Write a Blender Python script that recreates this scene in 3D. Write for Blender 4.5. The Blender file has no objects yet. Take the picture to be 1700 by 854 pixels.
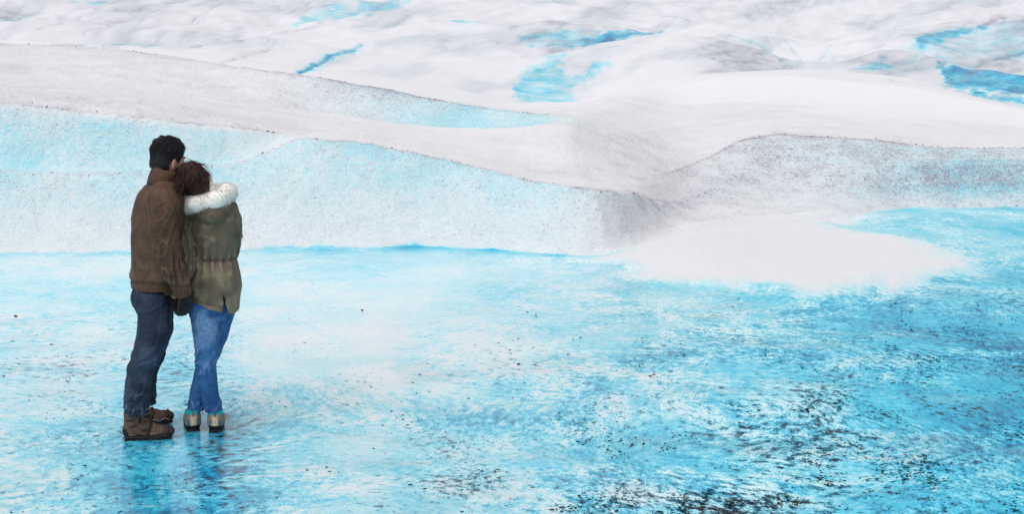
import bpy, math, random
import numpy as np
from mathutils import Vector, Matrix
from mathutils.bvhtree import BVHTree

random.seed(7); np.random.seed(7)
scene = bpy.context.scene
COL = scene.collection

# ------------------------------------------------------------------ camera
CAM_H = 2.38
FPX = 1700 * 50 / 36.0            # focal length in photo pixels
PITCH = math.atan((427 - 80) / FPX)
cam_data = bpy.data.cameras.new('camera')
cam_data.lens = 50; cam_data.sensor_width = 36; cam_data.sensor_fit = 'HORIZONTAL'
cam_data.clip_start = 0.05; cam_data.clip_end = 4000
cam = bpy.data.objects.new('camera', cam_data); COL.objects.link(cam)
cam.location = (0, 0, CAM_H); cam.rotation_euler = (math.pi / 2 - PITCH, 0, 0)
scene.camera = cam

# ------------------------------------------------------------------ sky, sun, exposure
SUN_EL, SUN_AZ = math.radians(66), math.radians(215)
world = bpy.data.worlds.new('World'); scene.world = world; world.use_nodes = True
wn, wl = world.node_tree.nodes, world.node_tree.links
wn.clear()
sky = wn.new('ShaderNodeTexSky'); sky.sky_type = 'NISHITA'; sky.sun_disc = False
sky.sun_elevation = SUN_EL; sky.sun_rotation = SUN_AZ
sky.air_density = 1.0; sky.dust_density = 4.0; sky.ozone_density = 1.0
hsv = wn.new('ShaderNodeHueSaturation'); hsv.inputs['Saturation'].default_value = 0.12
bg = wn.new('ShaderNodeBackground'); bg.inputs['Strength'].default_value = 0.12
wo = wn.new('ShaderNodeOutputWorld')
wl.new(sky.outputs[0], hsv.inputs['Color']); wl.new(hsv.outputs[0], bg.inputs['Color'])
wl.new(bg.outputs[0], wo.inputs['Surface'])
sun_d = bpy.data.lights.new('sun', 'SUN'); sun_d.energy = 0.75; sun_d.angle = math.radians(60)
sun_d.color = (1.0, 0.97, 0.93)
sun = bpy.data.objects.new('sun', sun_d); COL.objects.link(sun)
# sky rotation is clockwise from +Y: direction to the sun
sd = Vector((math.sin(SUN_AZ) * math.cos(SUN_EL), math.cos(SUN_AZ) * math.cos(SUN_EL), math.sin(SUN_EL)))
sun.rotation_euler = sd.to_track_quat('Z', 'Y').to_euler(); sun.location = (0, 0, 30)
scene.view_settings.view_transform = 'Standard'; scene.view_settings.look = 'None'
scene.view_settings.exposure = 0.24; scene.view_settings.gamma = 1.0
scene.view_settings.use_curve_mapping = False
scene.render.engine = 'CYCLES'
scene.cycles.max_bounces = 20; scene.cycles.diffuse_bounces = 14; scene.cycles.transmission_bounces = 16; scene.cycles.glossy_bounces = 4

# ------------------------------------------------------------------ pixel helpers
CP, SP = math.cos(PITCH), math.sin(PITCH)
def ts(px, py):
    """pixel -> (X/Y, (Z-H)/Y)"""
    cx = (np.asarray(px, float) - 850) / FPX; cy = (427 - np.asarray(py, float)) / FPX
    Y = CP + cy * SP
    return cx / Y, (-SP + cy * CP) / Y
def to_px(t, s):
    fwd = CP - s * SP; up = SP + s * CP
    return 850 + FPX * t / fwd, 427 - FPX * up / fwd
def at(px, py, Y):
    t, s = ts(px, py); return np.array([t * Y, Y, CAM_H + s * Y])
def on_ground(px, py, z=0.0):
    t, s = ts(px, py); Y = (z - CAM_H) / s; return np.array([t * Y, Y, z])

# ------------------------------------------------------------------ noise
_rng = np.random.RandomState(3)
_perm = np.concatenate([_rng.permutation(256)] * 3)
_grad = _rng.normal(size=(256, 3)); _grad /= np.linalg.norm(_grad, axis=1)[:, None]
def perlin(p):
    p = np.asarray(p, float); i = np.floor(p).astype(np.int64); f = p - i
    i &= 255; u = f * f * f * (f * (f * 6 - 15) + 10)
    out = 0
    for dx in (0, 1):
        wx = u[:, 0] if dx else 1 - u[:, 0]
        for dy in (0, 1):
            wy = u[:, 1] if dy else 1 - u[:, 1]
            for dz in (0, 1):
                wz = u[:, 2] if dz else 1 - u[:, 2]
                g = _grad[_perm[_perm[_perm[i[:, 0] + dx] + i[:, 1] + dy] + i[:, 2] + dz]]
                out = out + wx * wy * wz * (g[:, 0] * (f[:, 0] - dx) + g[:, 1] * (f[:, 1] - dy) + g[:, 2] * (f[:, 2] - dz))
    return out
def fbm(p, octs=3, gain=0.5):
    a, r = 1.0, 0; p = np.asarray(p, float)
    for k in range(octs):
        r = r + a * perlin(p + 17.3 * k); p = p * 2.03; a *= gain
    return r
def sstep(a, b, x):
    x = np.clip((x - a) / (b - a), 0, 1); return x * x * (3 - 2 * x)

# ------------------------------------------------------------------ node helpers
class NT:
    def __init__(self, name):
        self.m = bpy.data.materials.new(name); self.m.use_nodes = True
        self.n = self.m.node_tree.nodes; self.l = self.m.node_tree.links
        self.n.clear()
        self.out = self.n.new('ShaderNodeOutputMaterial')
        self.b = self.n.new('ShaderNodeBsdfPrincipled')
        self.l.new(self.b.outputs[0], self.out.inputs['Surface'])
    def put(self, sock, v):
        if isinstance(v, bpy.types.NodeSocket): self.l.new(v, sock)
        elif v is not None:
            if isinstance(v, (tuple, list)) and len(v) == 3 and sock.type == 'RGBA': v = (*v, 1)
            sock.default_value = v
    def set(self, **kw):
        for k, v in kw.items(): self.put(self.b.inputs[k.replace('_', ' ')], v)
        return self
    def attr(self, name):
        a = self.n.new('ShaderNodeAttribute'); a.attribute_name = name; return a.outputs['Fac']
    def acol(self, name):
        a = self.n.new('ShaderNodeAttribute'); a.attribute_name = name; return a.outputs['Color']
    def coord(self, which='Object'):
        return self.n.new('ShaderNodeTexCoord').outputs[which]
    def mapping(self, vec, scale=(1, 1, 1), rot=(0, 0, 0), loc=(0, 0, 0)):
        m = self.n.new('ShaderNodeMapping'); self.l.new(vec, m.inputs['Vector'])
        m.inputs['Scale'].default_value = scale; m.inputs['Rotation'].default_value = rot; m.inputs['Location'].default_value = loc
        return m.outputs[0]
    def noise(self, vec, scale, detail=3, rough=0.55, dist=0.0):
        t = self.n.new('ShaderNodeTexNoise'); self.l.new(vec, t.inputs['Vector'])
        t.inputs['Scale'].default_value = scale; t.inputs['Detail'].default_value = detail
        t.inputs['Roughness'].default_value = rough; t.inputs['Distortion'].default_value = dist
        return t.outputs['Fac']
    def voro(self, vec, scale, feature='F1', rand=1.0):
        t = self.n.new('ShaderNodeTexVoronoi'); self.l.new(vec, t.inputs['Vector']); t.feature = feature
        t.inputs['Scale'].default_value = scale; t.inputs['Randomness'].default_value = rand
        return t.outputs['Distance']
    def math(self, op, a, b=None, c=None, clamp=False):
        m = self.n.new('ShaderNodeMath'); m.operation = op; m.use_clamp = clamp
        for i, v in enumerate((a, b, c)):
            if v is not None: self.put(m.inputs[i], v)
        return m.outputs[0]
    def rng(self, v, a, b, c=0.0, d=1.0, smooth=True):
        m = self.n.new('ShaderNodeMapRange'); m.interpolation_type = 'SMOOTHSTEP' if smooth else 'LINEAR'
        self.put(m.inputs[0], v)
        for i, x in enumerate((a, b, c, d)): self.put(m.inputs[i + 1], x)
        return m.outputs[0]
    def mix(self, f, a, b):
        m = self.n.new('ShaderNodeMix'); m.data_type = 'RGBA'
        self.put(m.inputs[0], f); self.put(m.inputs[6], a); self.put(m.inputs[7], b); return m.outputs[2]
    def mixf(self, f, a, b):
        m = self.n.new('ShaderNodeMix'); m.data_type = 'FLOAT'
        self.put(m.inputs[0], f); self.put(m.inputs[2], a); self.put(m.inputs[3], b); return m.outputs[0]
    def ramp(self, f, stops):
        r = self.n.new('ShaderNodeValToRGB'); self.put(r.inputs[0], f)
        e = r.color_ramp.elements
        while len(e) < len(stops): e.new(0.5)
        for k, (p, c) in enumerate(stops): e[k].position = p; e[k].color = (*c, 1)
        return r.outputs[0]
    def bump(self, h, strength=0.5, dist=0.01, normal=None):
        b = self.n.new('ShaderNodeBump'); self.put(b.inputs['Strength'], strength); self.put(b.inputs['Distance'], dist)
        self.put(b.inputs['Height'], h)
        if normal is not None: self.l.new(normal, b.inputs['Normal'])
        self.l.new(b.outputs[0], self.b.inputs['Normal']); return b.outputs[0]

# ------------------------------------------------------------------ mesh helpers
def mesh_obj(name, verts, faces, mat=None, parent=None, smooth=True, attrs=None):
    me = bpy.data.meshes.new(name)
    verts = np.ascontiguousarray(verts, dtype=np.float32)
    if isinstance(faces, np.ndarray):
        nf, k = faces.shape
        me.vertices.add(len(verts)); me.vertices.foreach_set('co', verts.ravel())
        me.loops.add(nf * k); me.loops.foreach_set('vertex_index', faces.ravel().astype(np.int32))
        me.polygons.add(nf); me.polygons.foreach_set('loop_start', np.arange(0, nf * k, k, dtype=np.int32))
        me.update(calc_edges=True)
    else:
        me.from_pydata([tuple(map(float, v)) for v in verts], [], [list(map(int, f)) for f in faces]); me.update()
    if smooth: me.polygons.foreach_set('use_smooth', np.ones(len(me.polygons), bool))
    for k, v in (attrs or {}).items():
        v = np.asarray(v, np.float32)
        if v.ndim == 1:
            a = me.attributes.new(k, 'FLOAT', 'POINT'); a.data.foreach_set('value', v)
        else:
            a = me.attributes.new(k, 'FLOAT_COLOR', 'POINT')
            a.data.foreach_set('color', np.concatenate([v, np.ones((len(v), 1), np.float32)], 1).ravel())
    if mat: me.materials.append(mat)
    o = bpy.data.objects.new(name, me); COL.objects.link(o)
    if parent is not None:
        o.parent = parent; o.matrix_parent_inverse = parent.matrix_world.inverted()
    return o
# ================================================================== THE GLACIER
def C(*pts):
    return np.array(pts, float)
# each curve: (pixel x, pixel y, depth Y or None when it lies on z = 0)
TG = np.concatenate([np.linspace(-1.3, -0.42, 70, endpoint=False), np.linspace(-0.42, 0.42, 980, endpoint=False), np.linspace(0.42, 1.3, 71)])
def gsmooth(a, sig):
    if sig <= 0: return a
    k = np.arange(-int(3 * sig), int(3 * sig) + 1); w = np.exp(-k * k / (2.0 * sig * sig)); w /= w.sum()
    return np.convolve(np.pad(a, len(k) // 2, mode='edge'), w, 'valid')
def curve_s(pts, sig=9):
    t, s = ts(pts[:, 0], pts[:, 1]); return gsmooth(np.interp(TG, t, s), sig)
def along(pts, sig=12):
    t, _ = ts(pts[:, 0], 300.0); return gsmooth(np.interp(TG, t, pts[:, 1]), sig)

sK1 = curve_s(C((-600,428),(0,420),(200,418),(400,414),(600,412),(700,411),(800,414),(900,422),(960,427),(1010,427),(1050,420),(1090,408),(1130,397),(1200,386),(1300,378),(1380,366),(1450,350),(1500,345),(1700,345),(2300,352)), 18)
yK1 = -CAM_H / sK1
sK2 = curve_s(C((-600,276),(0,283),(100,290),(200,288),(330,278),(400,269),(450,249),(490,232),(520,229),(600,237),(700,256),(800,279),(900,304),(1000,317),(1045,323),(1075,334),(1100,346),(1130,345),(1200,326),(1300,312),(1450,304),(1700,300),(2300,300)), 7)
yK2 = yK1 + along(C((-600,.9),(0,.9),(300,.9),(490,1.3),(700,1.15),(900,.8),(1000,.62),(1060,1.0),(1150,2.4),(1300,2.6),(1430,1.2),(1520,.5),(1700,.45),(2300,.5)))
sK2b = sK2 + along(C((-600,.0022),(0,.0020),(300,.0014),(450,.0011),(520,.0012),(1000,.0014),(1080,.004),(1300,.012),(1700,.012)))
yK2b = yK2 + along(C((-600,.30),(0,.14),(400,.12),(520,.20),(1000,.25),(1100,.5),(1300,.6),(1500,.2),(1700,.2)))
sK3 = curve_s(C((-600,130),(0,168),(100,178),(200,190),(300,202),(400,213),(460,220),(490,223),(520,223),(600,229),(700,247),(800,269),(900,293),(1000,302),(1050,300),(1100,289),(1170,262),(1220,236),(1280,222),(1350,225),(1450,232),(1550,244),(1620,247),(1700,247),(2300,255)), 6)
yK3 = yK2b + along(C((-600,.6),(0,.55),(300,.45),(450,.35),(520,.6),(900,.9),(1000,1.2),(1100,1.6),(1250,1.5),(1450,.9),(1700,.7),(2300,.8)))
sK4 = curve_s(C((-600,85),(0,122),(200,140),(350,163),(450,178),(550,187),(650,203),(750,212),(850,212),(945,199),(1000,225),(1100,216),(1200,190),(1300,182),(1500,202),(1700,222),(2300,235)), 8)
yK4 = yK3 + along(C((-600,4),(0,4),(300,4),(500,3.4),(700,3.3),(850,3.4),(945,3.6),(1100,4),(1300,5),(1700,5)))
sK5 = curve_s(C((-600,40),(0,72),(100,75),(200,82),(300,95),(400,112),(500,124),(600,140),(700,160),(800,178),(900,189),(945,193),(1000,186),(1100,167),(1200,144),(1300,138),(1500,158),(1700,196),(2300,220)), 6)
yK5 = yK4 + along(C((-600,4),(0,4),(300,3.4),(500,1.4),(650,.9),(850,.7),(945,.8),(1020,3),(1100,5),(1300,7),(1700,7)))
zK5 = CAM_H + sK5 * yK5
dip5 = along(C((-600,.7),(0,.6),(400,.5),(700,.35),(850,.25),(945,.03),(1000,-.05),(1100,-.2),(1300,-.2),(1500,-.15),(1700,-.05)), 25)
yK5b = yK5 + 2.5
zK5b = zK5 - dip5
sK6 = curve_s(C((-600,30),(0,66),(200,74),(400,99),(500,113),(600,124),(700,142),(800,162),(850,172),(970,169),(1015,151),(1100,132),(1200,118),(1320,114),(1400,117),(1500,130),(1600,155),(1700,180),(2300,205)), 8)
yK6 = np.maximum(yK5b + 3, along(C((-600,36),(0,36),(400,34),(800,33),(970,34),(1100,38),(1300,42),(1700,42))))
zK6 = CAM_H + sK6 * yK6
yK6b = yK6 + 9
zK6b = zK6 - along(C((-600,.3),(0,.2),(400,.05),(750,.1),(850,.35),(1000,.5),(1300,.7),(1700,.9)), 25)
sK7 = curve_s(C((-600,15),(0,48),(200,58),(400,70),(600,84),(750,96),(850,95),(965,76),(1035,64),(1115,57),(1190,60),(1250,76),(1300,100),(1340,106),(1400,98),(1450,85),(1520,88),(1600,120),(1700,140),(2300,150)), 8)
yK7 = yK6 + 34
zK7 = CAM_H + sK7 * yK7
yK7b = yK7 + 16
zK7b = zK7 - along(C((-600,.6),(0,.4),(400,.2),(700,.2),(850,.9),(1000,1.1),(1100,.8),(1250,.2),(1340,-.3),(1450,.3),(1600,.5),(1700,.5)), 25)
sK8 = curve_s(C((-600,-15),(0,22),(150,38),(320,46),(450,50),(560,34),(700,36),(800,30),(850,38),(900,33),(1000,45),(1090,55),(1150,42),(1250,50),(1340,70),(1420,58),(1520,40),(1600,30),(1700,34),(2300,20)), 8)
yK8 = yK7 + 36
zK8 = CAM_H + sK8 * yK8
yK8b = yK8 + 12
zK8b = zK8 - along(C((-600,.4),(0,.3),(500,.2),(850,.4),(1000,.4),(1150,.1),(1500,.3),(1700,.3)), 25)
sK9 = curve_s(C((-600,-60),(0,2),(300,-5),(600,6),(900,2),(1200,0),(1500,-12),(1700,-10),(2300,-50)), 20)
yK9 = yK8 + 45
zK9 = CAM_H + sK9 * yK9
yK10 = yK9 + 90; zK10 = zK9 + 7.0
yK11 = yK10 + 260; zK11 = zK10 + 12.0

Yc = [np.full_like(TG, 0.7), yK1 * 0.72, yK1, yK2, yK2b, yK3, yK4, yK5, yK5b, yK6, yK6b, yK7, yK7b, yK8, yK8b, yK9, yK10, yK11]
Zc = [0 * TG, 0 * TG, 0 * TG] + [CAM_H + s * y for s, y in ((sK2, yK2), (sK2b, yK2b), (sK3, yK3), (sK4, yK4))] + \
     [zK5, zK5b, zK6, zK6b, zK7, zK7b, zK8, zK8b, zK9, zK10, zK11]
Yc, Zc = np.array(Yc), np.array(Zc)
Zc = np.maximum(Zc, 0.0)
NR = [200, 40, 62, 12, 34, 46, 56, 12, 30, 14, 66, 22, 50, 18, 36, 18, 8]      # rows in each band
h = np.diff(Yc, axis=0); d = np.diff(Zc, axis=0) / h
m = np.zeros_like(Yc)
w1 = 2 * h[1:] + h[:-1]; w2 = h[1:] + 2 * h[:-1]
same = d[:-1] * d[1:] > 0
with np.errstate(divide='ignore', invalid='ignore'):
    hm = (w1 + w2) / (w1 / d[:-1] + w2 / d[1:])
m[1:-1] = np.where(same, hm, 0); m[-1] = d[-1]
rowsY, rowsZ, rowsS = [], [], []
for k, nr in enumerate(NR):
    v = np.arange(nr) / nr
    if k == 0: v = (1 / (1 / 0.7 + v * (1 / 11.0 - 1 / 0.7)) - 0.7) / (11.0 - 0.7)
    for a in v:
        a2, a3 = a * a, a * a * a
        rowsY.append(Yc[k] + a * h[k])
        rowsZ.append((2*a3-3*a2+1)*Zc[k] + (a3-2*a2+a)*h[k]*m[k] + (-2*a3+3*a2)*Zc[k+1] + (a3-a2)*h[k]*m[k+1])
        rowsS.append(np.full_like(TG, k + a))
GY, GZ, GS = np.array(rowsY), np.array(rowsZ), np.array(rowsS)
GX = TG[None, :] * GY
NRW, NCW = GY.shape

# low white tongue of snow-crusted ice that runs out into the pool on the right
def poly_sdf(poly, X, Y):
    """signed distance (negative inside) of points to a closed polygon"""
    P = np.asarray(poly, float); dmin = np.full(X.shape, 1e9); inside = np.zeros(X.shape, bool)
    for i in range(len(P)):
        a, b = P[i], P[(i + 1) % len(P)]
        e = b - a; wx, wy = X - a[0], Y - a[1]
        q = np.clip((wx * e[0] + wy * e[1]) / (e @ e), 0, 1)
        dmin = np.minimum(dmin, np.hypot(wx - q * e[0], wy - q * e[1]))
        c = (a[1] <= Y) != (b[1] <= Y)
        with np.errstate(divide='ignore', invalid='ignore'):
            xi = a[0] + (Y - a[1]) / (b[1] - a[1]) * e[0]
        inside ^= c & (X < xi)
    return np.where(inside, -dmin, dmin)
TONGUE = [on_ground(*p)[:2] for p in ((960,436),(1000,440),(1050,458),(1100,471),(1200,480),(1300,485),(1400,486),(1500,480),(1560,467),(1600,446),(1605,432),(1560,410),(1480,394),(1400,384),(1385,374),(1420,362),(1380,352),(1200,365),(1080,378),(1040,405))]
nearm = GY < 30
tong = np.full(GY.shape, 5.0)
tong[nearm] = poly_sdf(TONGUE, GX[nearm], GY[nearm])
PXg, PYg = to_px(TG[None, :] + 0 * GY, (GZ - CAM_H) / GY)
tl = sstep(0.1, -2.2, tong)
tnz = np.zeros(GY.shape); tnz[nearm] = .5 * fbm(np.stack([GX[nearm] * 1.1, GY[nearm] * 1.1, 0 * GX[nearm]], 1), 4, .65)
GZ = GZ + np.where(GS < 4, (0.035 * sstep(.10, -.22, tong + tnz) + tl * 0.04 + tl * 0.20 * np.exp(-((PXg - 1095) / 120.0) ** 2)), 0)

# ---- colour fields of the ice plus painted shade and reflection (blue ice, crust dirt, frozen pool)
tnoise = np.zeros(GY.shape)
tnoise[nearm] = .55 * fbm(np.stack([GX[nearm] * .8, GY[nearm] * .8, 0 * GX[nearm]], 1), 4, .6)
pool = np.where(GS < 3.0, np.clip(1 - (GS - 1.985) / 0.03, 0, 1), 0) * sstep(-0.5, 0.38, tong + tnoise)
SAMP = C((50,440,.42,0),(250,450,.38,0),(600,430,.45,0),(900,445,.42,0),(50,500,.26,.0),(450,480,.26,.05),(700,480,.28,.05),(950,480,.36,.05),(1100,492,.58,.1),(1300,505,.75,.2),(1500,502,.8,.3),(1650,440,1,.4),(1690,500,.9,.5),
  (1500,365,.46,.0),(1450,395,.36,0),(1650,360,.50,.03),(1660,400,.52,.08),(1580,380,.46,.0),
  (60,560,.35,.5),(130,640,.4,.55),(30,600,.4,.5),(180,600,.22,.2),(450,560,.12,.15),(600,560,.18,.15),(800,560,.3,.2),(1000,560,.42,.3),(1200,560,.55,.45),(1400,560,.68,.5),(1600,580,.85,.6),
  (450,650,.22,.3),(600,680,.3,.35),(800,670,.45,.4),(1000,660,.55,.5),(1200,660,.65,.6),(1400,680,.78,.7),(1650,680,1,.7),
  (60,720,.38,.35),(60,830,.45,.3),(215,760,.78,.7),(225,800,.85,.6),(225,845,.85,.7),(345,745,.85,.8),(345,790,.95,.9),(340,845,.95,.95),(285,750,.6,.5),(285,800,.55,.5),(300,850,.8,.6),(500,780,.45,.3),(700,800,.55,.4),(770,750,.6,.7),(900,800,.6,.4),(1050,842,.6,.9),(1100,780,.6,.4),(1250,845,.5,1),(1350,830,.6,.9),(1300,760,.65,.6),(1450,800,.78,.6),(1650,820,.92,.5),(1690,640,1,.6))  # samples under the couple paint their reflection bluer and darker into the ice
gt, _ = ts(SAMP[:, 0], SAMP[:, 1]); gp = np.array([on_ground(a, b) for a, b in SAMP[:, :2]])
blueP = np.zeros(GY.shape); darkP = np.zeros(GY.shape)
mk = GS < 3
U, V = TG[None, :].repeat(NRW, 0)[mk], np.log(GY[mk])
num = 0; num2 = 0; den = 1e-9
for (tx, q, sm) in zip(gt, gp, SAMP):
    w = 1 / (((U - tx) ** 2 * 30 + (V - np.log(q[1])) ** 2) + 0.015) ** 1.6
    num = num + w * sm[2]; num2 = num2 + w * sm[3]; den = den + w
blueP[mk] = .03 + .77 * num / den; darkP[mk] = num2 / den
# hills: blue and dirt plus painted ridge shade, from where they lie on the terrain
def cgrid(pts): return along(C(*pts), 10)[None, :]
def band(k0, k1): return (GS >= k0) & (GS < k1)
fr = GS - np.floor(GS)
blueH = np.zeros(GY.shape); dirt_shadeH = np.zeros(GY.shape)
b = cgrid(((-600,.22),(0,.22),(300,.21),(600,.24),(850,.22),(950,.17),(1030,.07),(1100,.02),(1200,.02),(1300,.05),(1400,.12),(1500,.24),(1560,.34),(1700,.36)))
wallf = sstep(2.0, 2.15, GS) * (1 - sstep(2.93, 3.05, GS))
blueH += b * wallf * np.where(GS < 3.2, 1, 0) * (.58 + .55 * sstep(2.25, 2.85, GS))
b3 = cgrid(((-600,.3),(0,.29),(250,.24),(440,.2),(490,.08),(560,0),(1080,0),(1200,.05),(1300,.15),(1400,.17),(1520,.22),(1620,.20),(1700,.14)))
blueH += b3 * (band(3.9, 5) * sstep(3.95, 4.2, GS) * (1 - sstep(4.7, 4.98, GS)))
rightb = cgrid(((-600,.26),(0,.26),(400,.24),(470,.12),(500,0),(1090,0),(1180,.05),(1300,.09),(1400,.14),(1500,.22),(1560,.29),(1700,.30)))
blueH = np.where(band(3, 4.2), np.maximum(blueH, rightb), blueH)
# blue melt line at the foot of the wall
footn = np.zeros(GY.shape); footn[nearm] = fbm(np.stack([GX[nearm] * 1.3, GY[nearm] * .3, 0 * GX[nearm]], 1), 3, .6)
foot = np.exp(-((GS - 2.02 - .06 * footn) / (0.045 + .05 * np.abs(footn))) ** 2) * (.8 + .9 * footn) * cgrid(((-600,.3),(0,.3),(300,.35),(500,.55),(620,.8),(800,1),(900,.8),(980,.6),(1030,0),(1380,0),(1430,.35),(1560,.6),(1700,.6)))
blueH += foot * 0.75
blueP += np.exp(-((GS - 1.995) / (0.05 + .06 * np.abs(footn))) ** 2) * (.75 + .8 * footn) * cgrid(((-600,.2),(0,.2),(400,.25),(600,.35),(800,.45),(900,.4),(980,.3),(1030,0),(1400,0),(1500,.15),(1700,.2)))
# face below the R1 crest
b5 = cgrid(((-600,0),(400,0),(500,.04),(600,.16),(750,.28),(900,.30),(945,.05),(1000,0),(2300,0)))
blueH += b5 * band(6, 7)
dirt_shadeH += cgrid(((-600,.36),(0,.36),(300,.26),(450,.3),(520,.52),(650,.55),(800,.40),(900,.22),(945,.1),(1000,0),(2300,0))) * band(6, 7) * (0.45 + 0.55 * sstep(6.0, 6.9, GS))
dirt_shadeH += .18 * band(5, 6) * cgrid(((-600,1),(0,1),(300,.7),(450,.4),(700,.25),(1000,.5),(1150,.3),(2300,.2)))
dirt_shadeH += cgrid(((-600,.34),(0,.34),(300,.3),(490,.0),(1080,0),(1150,.35),(1280,.42),(1400,.42),(1550,.42),(1700,.42))) * band(4, 5) * np.maximum(0.25 + 0.75 * sstep(4.3, 4.95, GS), sstep(1100, 1250, PXg))
dirt_shadeH += cgrid(((-600,.2),(300,.2),(480,.15),(600,.22),(850,.25),(980,.42),(1050,.55),(1090,.5),(1200,.3),(1400,.35),(1560,.5),(1700,.5))) * band(2, 4) * (0.35 + 0.65 * sstep(2.5, 3.0, GS))
lipd = lambda k, w, pts: np.exp(-((GS - k) / w) ** 2) * cgrid(pts)
dirt_shadeH += lipd(3.0, .05, ((-600,.25),(300,.3),(480,.35),(600,.5),(900,.55),(1050,.5),(1090,.1),(2300,0)))
dirt_shadeH += lipd(4.97, .07, ((-600,.4),(0,.4),(300,.35),(470,.25),(500,0),(1130,0),(1230,.35),(1400,.4),(1700,.4)))
dirt_shadeH += lipd(6.93, .10, ((-600,.2),(0,.25),(400,.3),(600,.4),(850,.35),(945,.1),(1000,0)))
dirt_shadeH += .11 * np.where(GS < 4, sstep(.3, -.8, tong), 0) * (.45 + .55 * (1 - sstep(1150, 1500, PXg)))
slopeN = np.zeros(GY.shape); slopeN[nearm] = fbm(np.stack([GX[nearm] * .35, GY[nearm] * .5, GZ[nearm] * .8 + 7], 1), 4, .6)
dirt_shadeH += .10 + np.where(GS > 4.9, .22 * sstep(-.15, .45, slopeN) * (GS < 9), 0)
dirt_shadeH += .10 * band(2, 4)
dirt_shadeH += .28 * band(2, 5) * sstep(1040, 1120, PXg) * np.maximum(.15 + .85 * sstep(2.2, 4.3, GS), sstep(1380, 1500, PXg))
dirt_shadeH += .14 * band(4, 6) * np.exp(-((PXg - 1050) / 150) ** 2)
# far slopes: ponds, blue hollows, dirty streaks and painted ridge shade
FAR = ((10.0, 11.0, ((850,145),(862,122),(900,100),(938,88),(940,98),(930,106),(940,118),(962,124),(985,104),(1015,97),(1018,104),(1000,116),(955,138),(950,150),(965,172),(880,172),(850,160)), .36),
       (12.0, 13.1, ((855,60),(900,44),(960,50),(1000,52),(1098,54),(1098,62),(1040,66),(980,76),(930,80),(880,76)), .40),
       (12.0, 13.1, ((960,66),(1000,56),(1098,54),(1098,63),(1040,66),(985,76)), .36),
       (13.0, 15.0, ((480,42),(500,26),(540,12),(600,4),(690,-2),(680,8),(600,24),(540,36)), .34),
       (11.0, 13.0, ((740,36),(770,26),(800,26),(795,34),(760,40)), .34),
       (9.0, 11.5, ((486,122),(520,106),(550,94),(592,80),(596,84),(556,100),(520,116),(500,124)), .45),
       (11.0, 14.0, ((1515,72),(1540,52),(1600,38),(1640,36),(1600,52),(1570,72),(1530,80)), .42),
       (10.0, 12.0, ((1555,105),(1600,112),(1650,96),(1720,86),(1720,165),(1640,156),(1575,146),(1562,125)), .66),
       (10.0, 14.0, ((1500,80),(1560,50),(1640,30),(1720,20),(1720,110),(1640,100),(1560,104)), .22),
       (9.0, 12.0, ((1560,150),(1640,158),(1720,168),(1720,178),(1640,166),(1570,158)), .45),
       (10.0, 12.0, ((1400,120),(1440,100),(1520,92),(1560,112),(1500,126),(1440,126)), .14),
       (10.0, 12.0, ((1420,118),(1440,108),(1470,92),(1480,110),(1455,124)), .34),
       (11.0, 12.0, ((820,166),(840,160),(842,166),(822,168)), .5),
       (14.0, 16.0, ((120,2),(150,-2),(180,0),(150,6)), .4))
for k0, k1, poly, val in FAR:
    bm_ = (GS >= k0 - 0.2) & (GS < k1 + 0.2)
    sdp = poly_sdf(poly, PXg[bm_], PYg[bm_] + 0.0)
    nz = fbm(np.stack([PXg[bm_] / 22.0, PYg[bm_] / 7.0, 0 * sdp + k0], 1), 3, .6) * 12
    blueH[bm_] += val * sstep(5.0, -7.0, sdp + nz) * (1.0 + .8 * fbm(np.stack([PXg[bm_] / 40.0, PYg[bm_] / 9.0, 0 * sdp + 3 * k0], 1), 3, .6))
farm = GS > 7.9
Xf, Yf = GX[farm], GY[farm]
px_, py_ = PXg[farm], PYg[farm]; z0 = 0 * px_
wp = 16 * fbm(np.stack([px_ / 220, py_ / 60, z0], 1), 2)
nrm_ = .30 * px_ + py_ + wp; alg = px_ - .30 * py_
s1 = fbm(np.stack([nrm_ / 17, alg / 190, z0 + 1], 1), 2, .5); s2 = fbm(np.stack([(nrm_ + .12 * px_) / 11, alg / 150, z0 + 5], 1), 2, .5)
vx, vy = px_ - 1330, py_ - 118; an = np.arctan2(vx, -vy + 30.0); ra = np.hypot(vx, vy)
r1 = fbm(np.stack([an * 6 + wp / 40, ra / 130, z0 + 2], 1), 2, .5); r2 = fbm(np.stack([an * 10, ra / 110, z0 + 8], 1), 2, .5)
bl_r = .6 * sstep(960, 1180, px_)
st = s1 * (1 - bl_r) + r1 * bl_r; st2 = s2 * (1 - bl_r) + r2 * bl_r
rid = np.exp(-(st / .06) ** 2) * .7 + .45 * np.exp(-(st2 / .05) ** 2)
lu, lv = px_ / 40, py_ / 12
big = sstep(-.15, .35, fbm(np.stack([lu * .28, (lv + lu * .9) * .35, 0 * lu + 4], 1), 3))
fade = sstep(9.0, 10.8, GS[farm])
dirt_shadeH[farm] += (.10 + .26 * rid * (.2 + .8 * big) + .26 * big) * fade
dirt_shadeH[farm] += .12 * (1 - fade)
fn_ = np.zeros(GY.shape); fn_[farm] = .6 + .8 * sstep(-.3, .4, fbm(np.stack([px_ / 30, py_ / 9, z0 + 12], 1), 3, .6))
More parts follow.
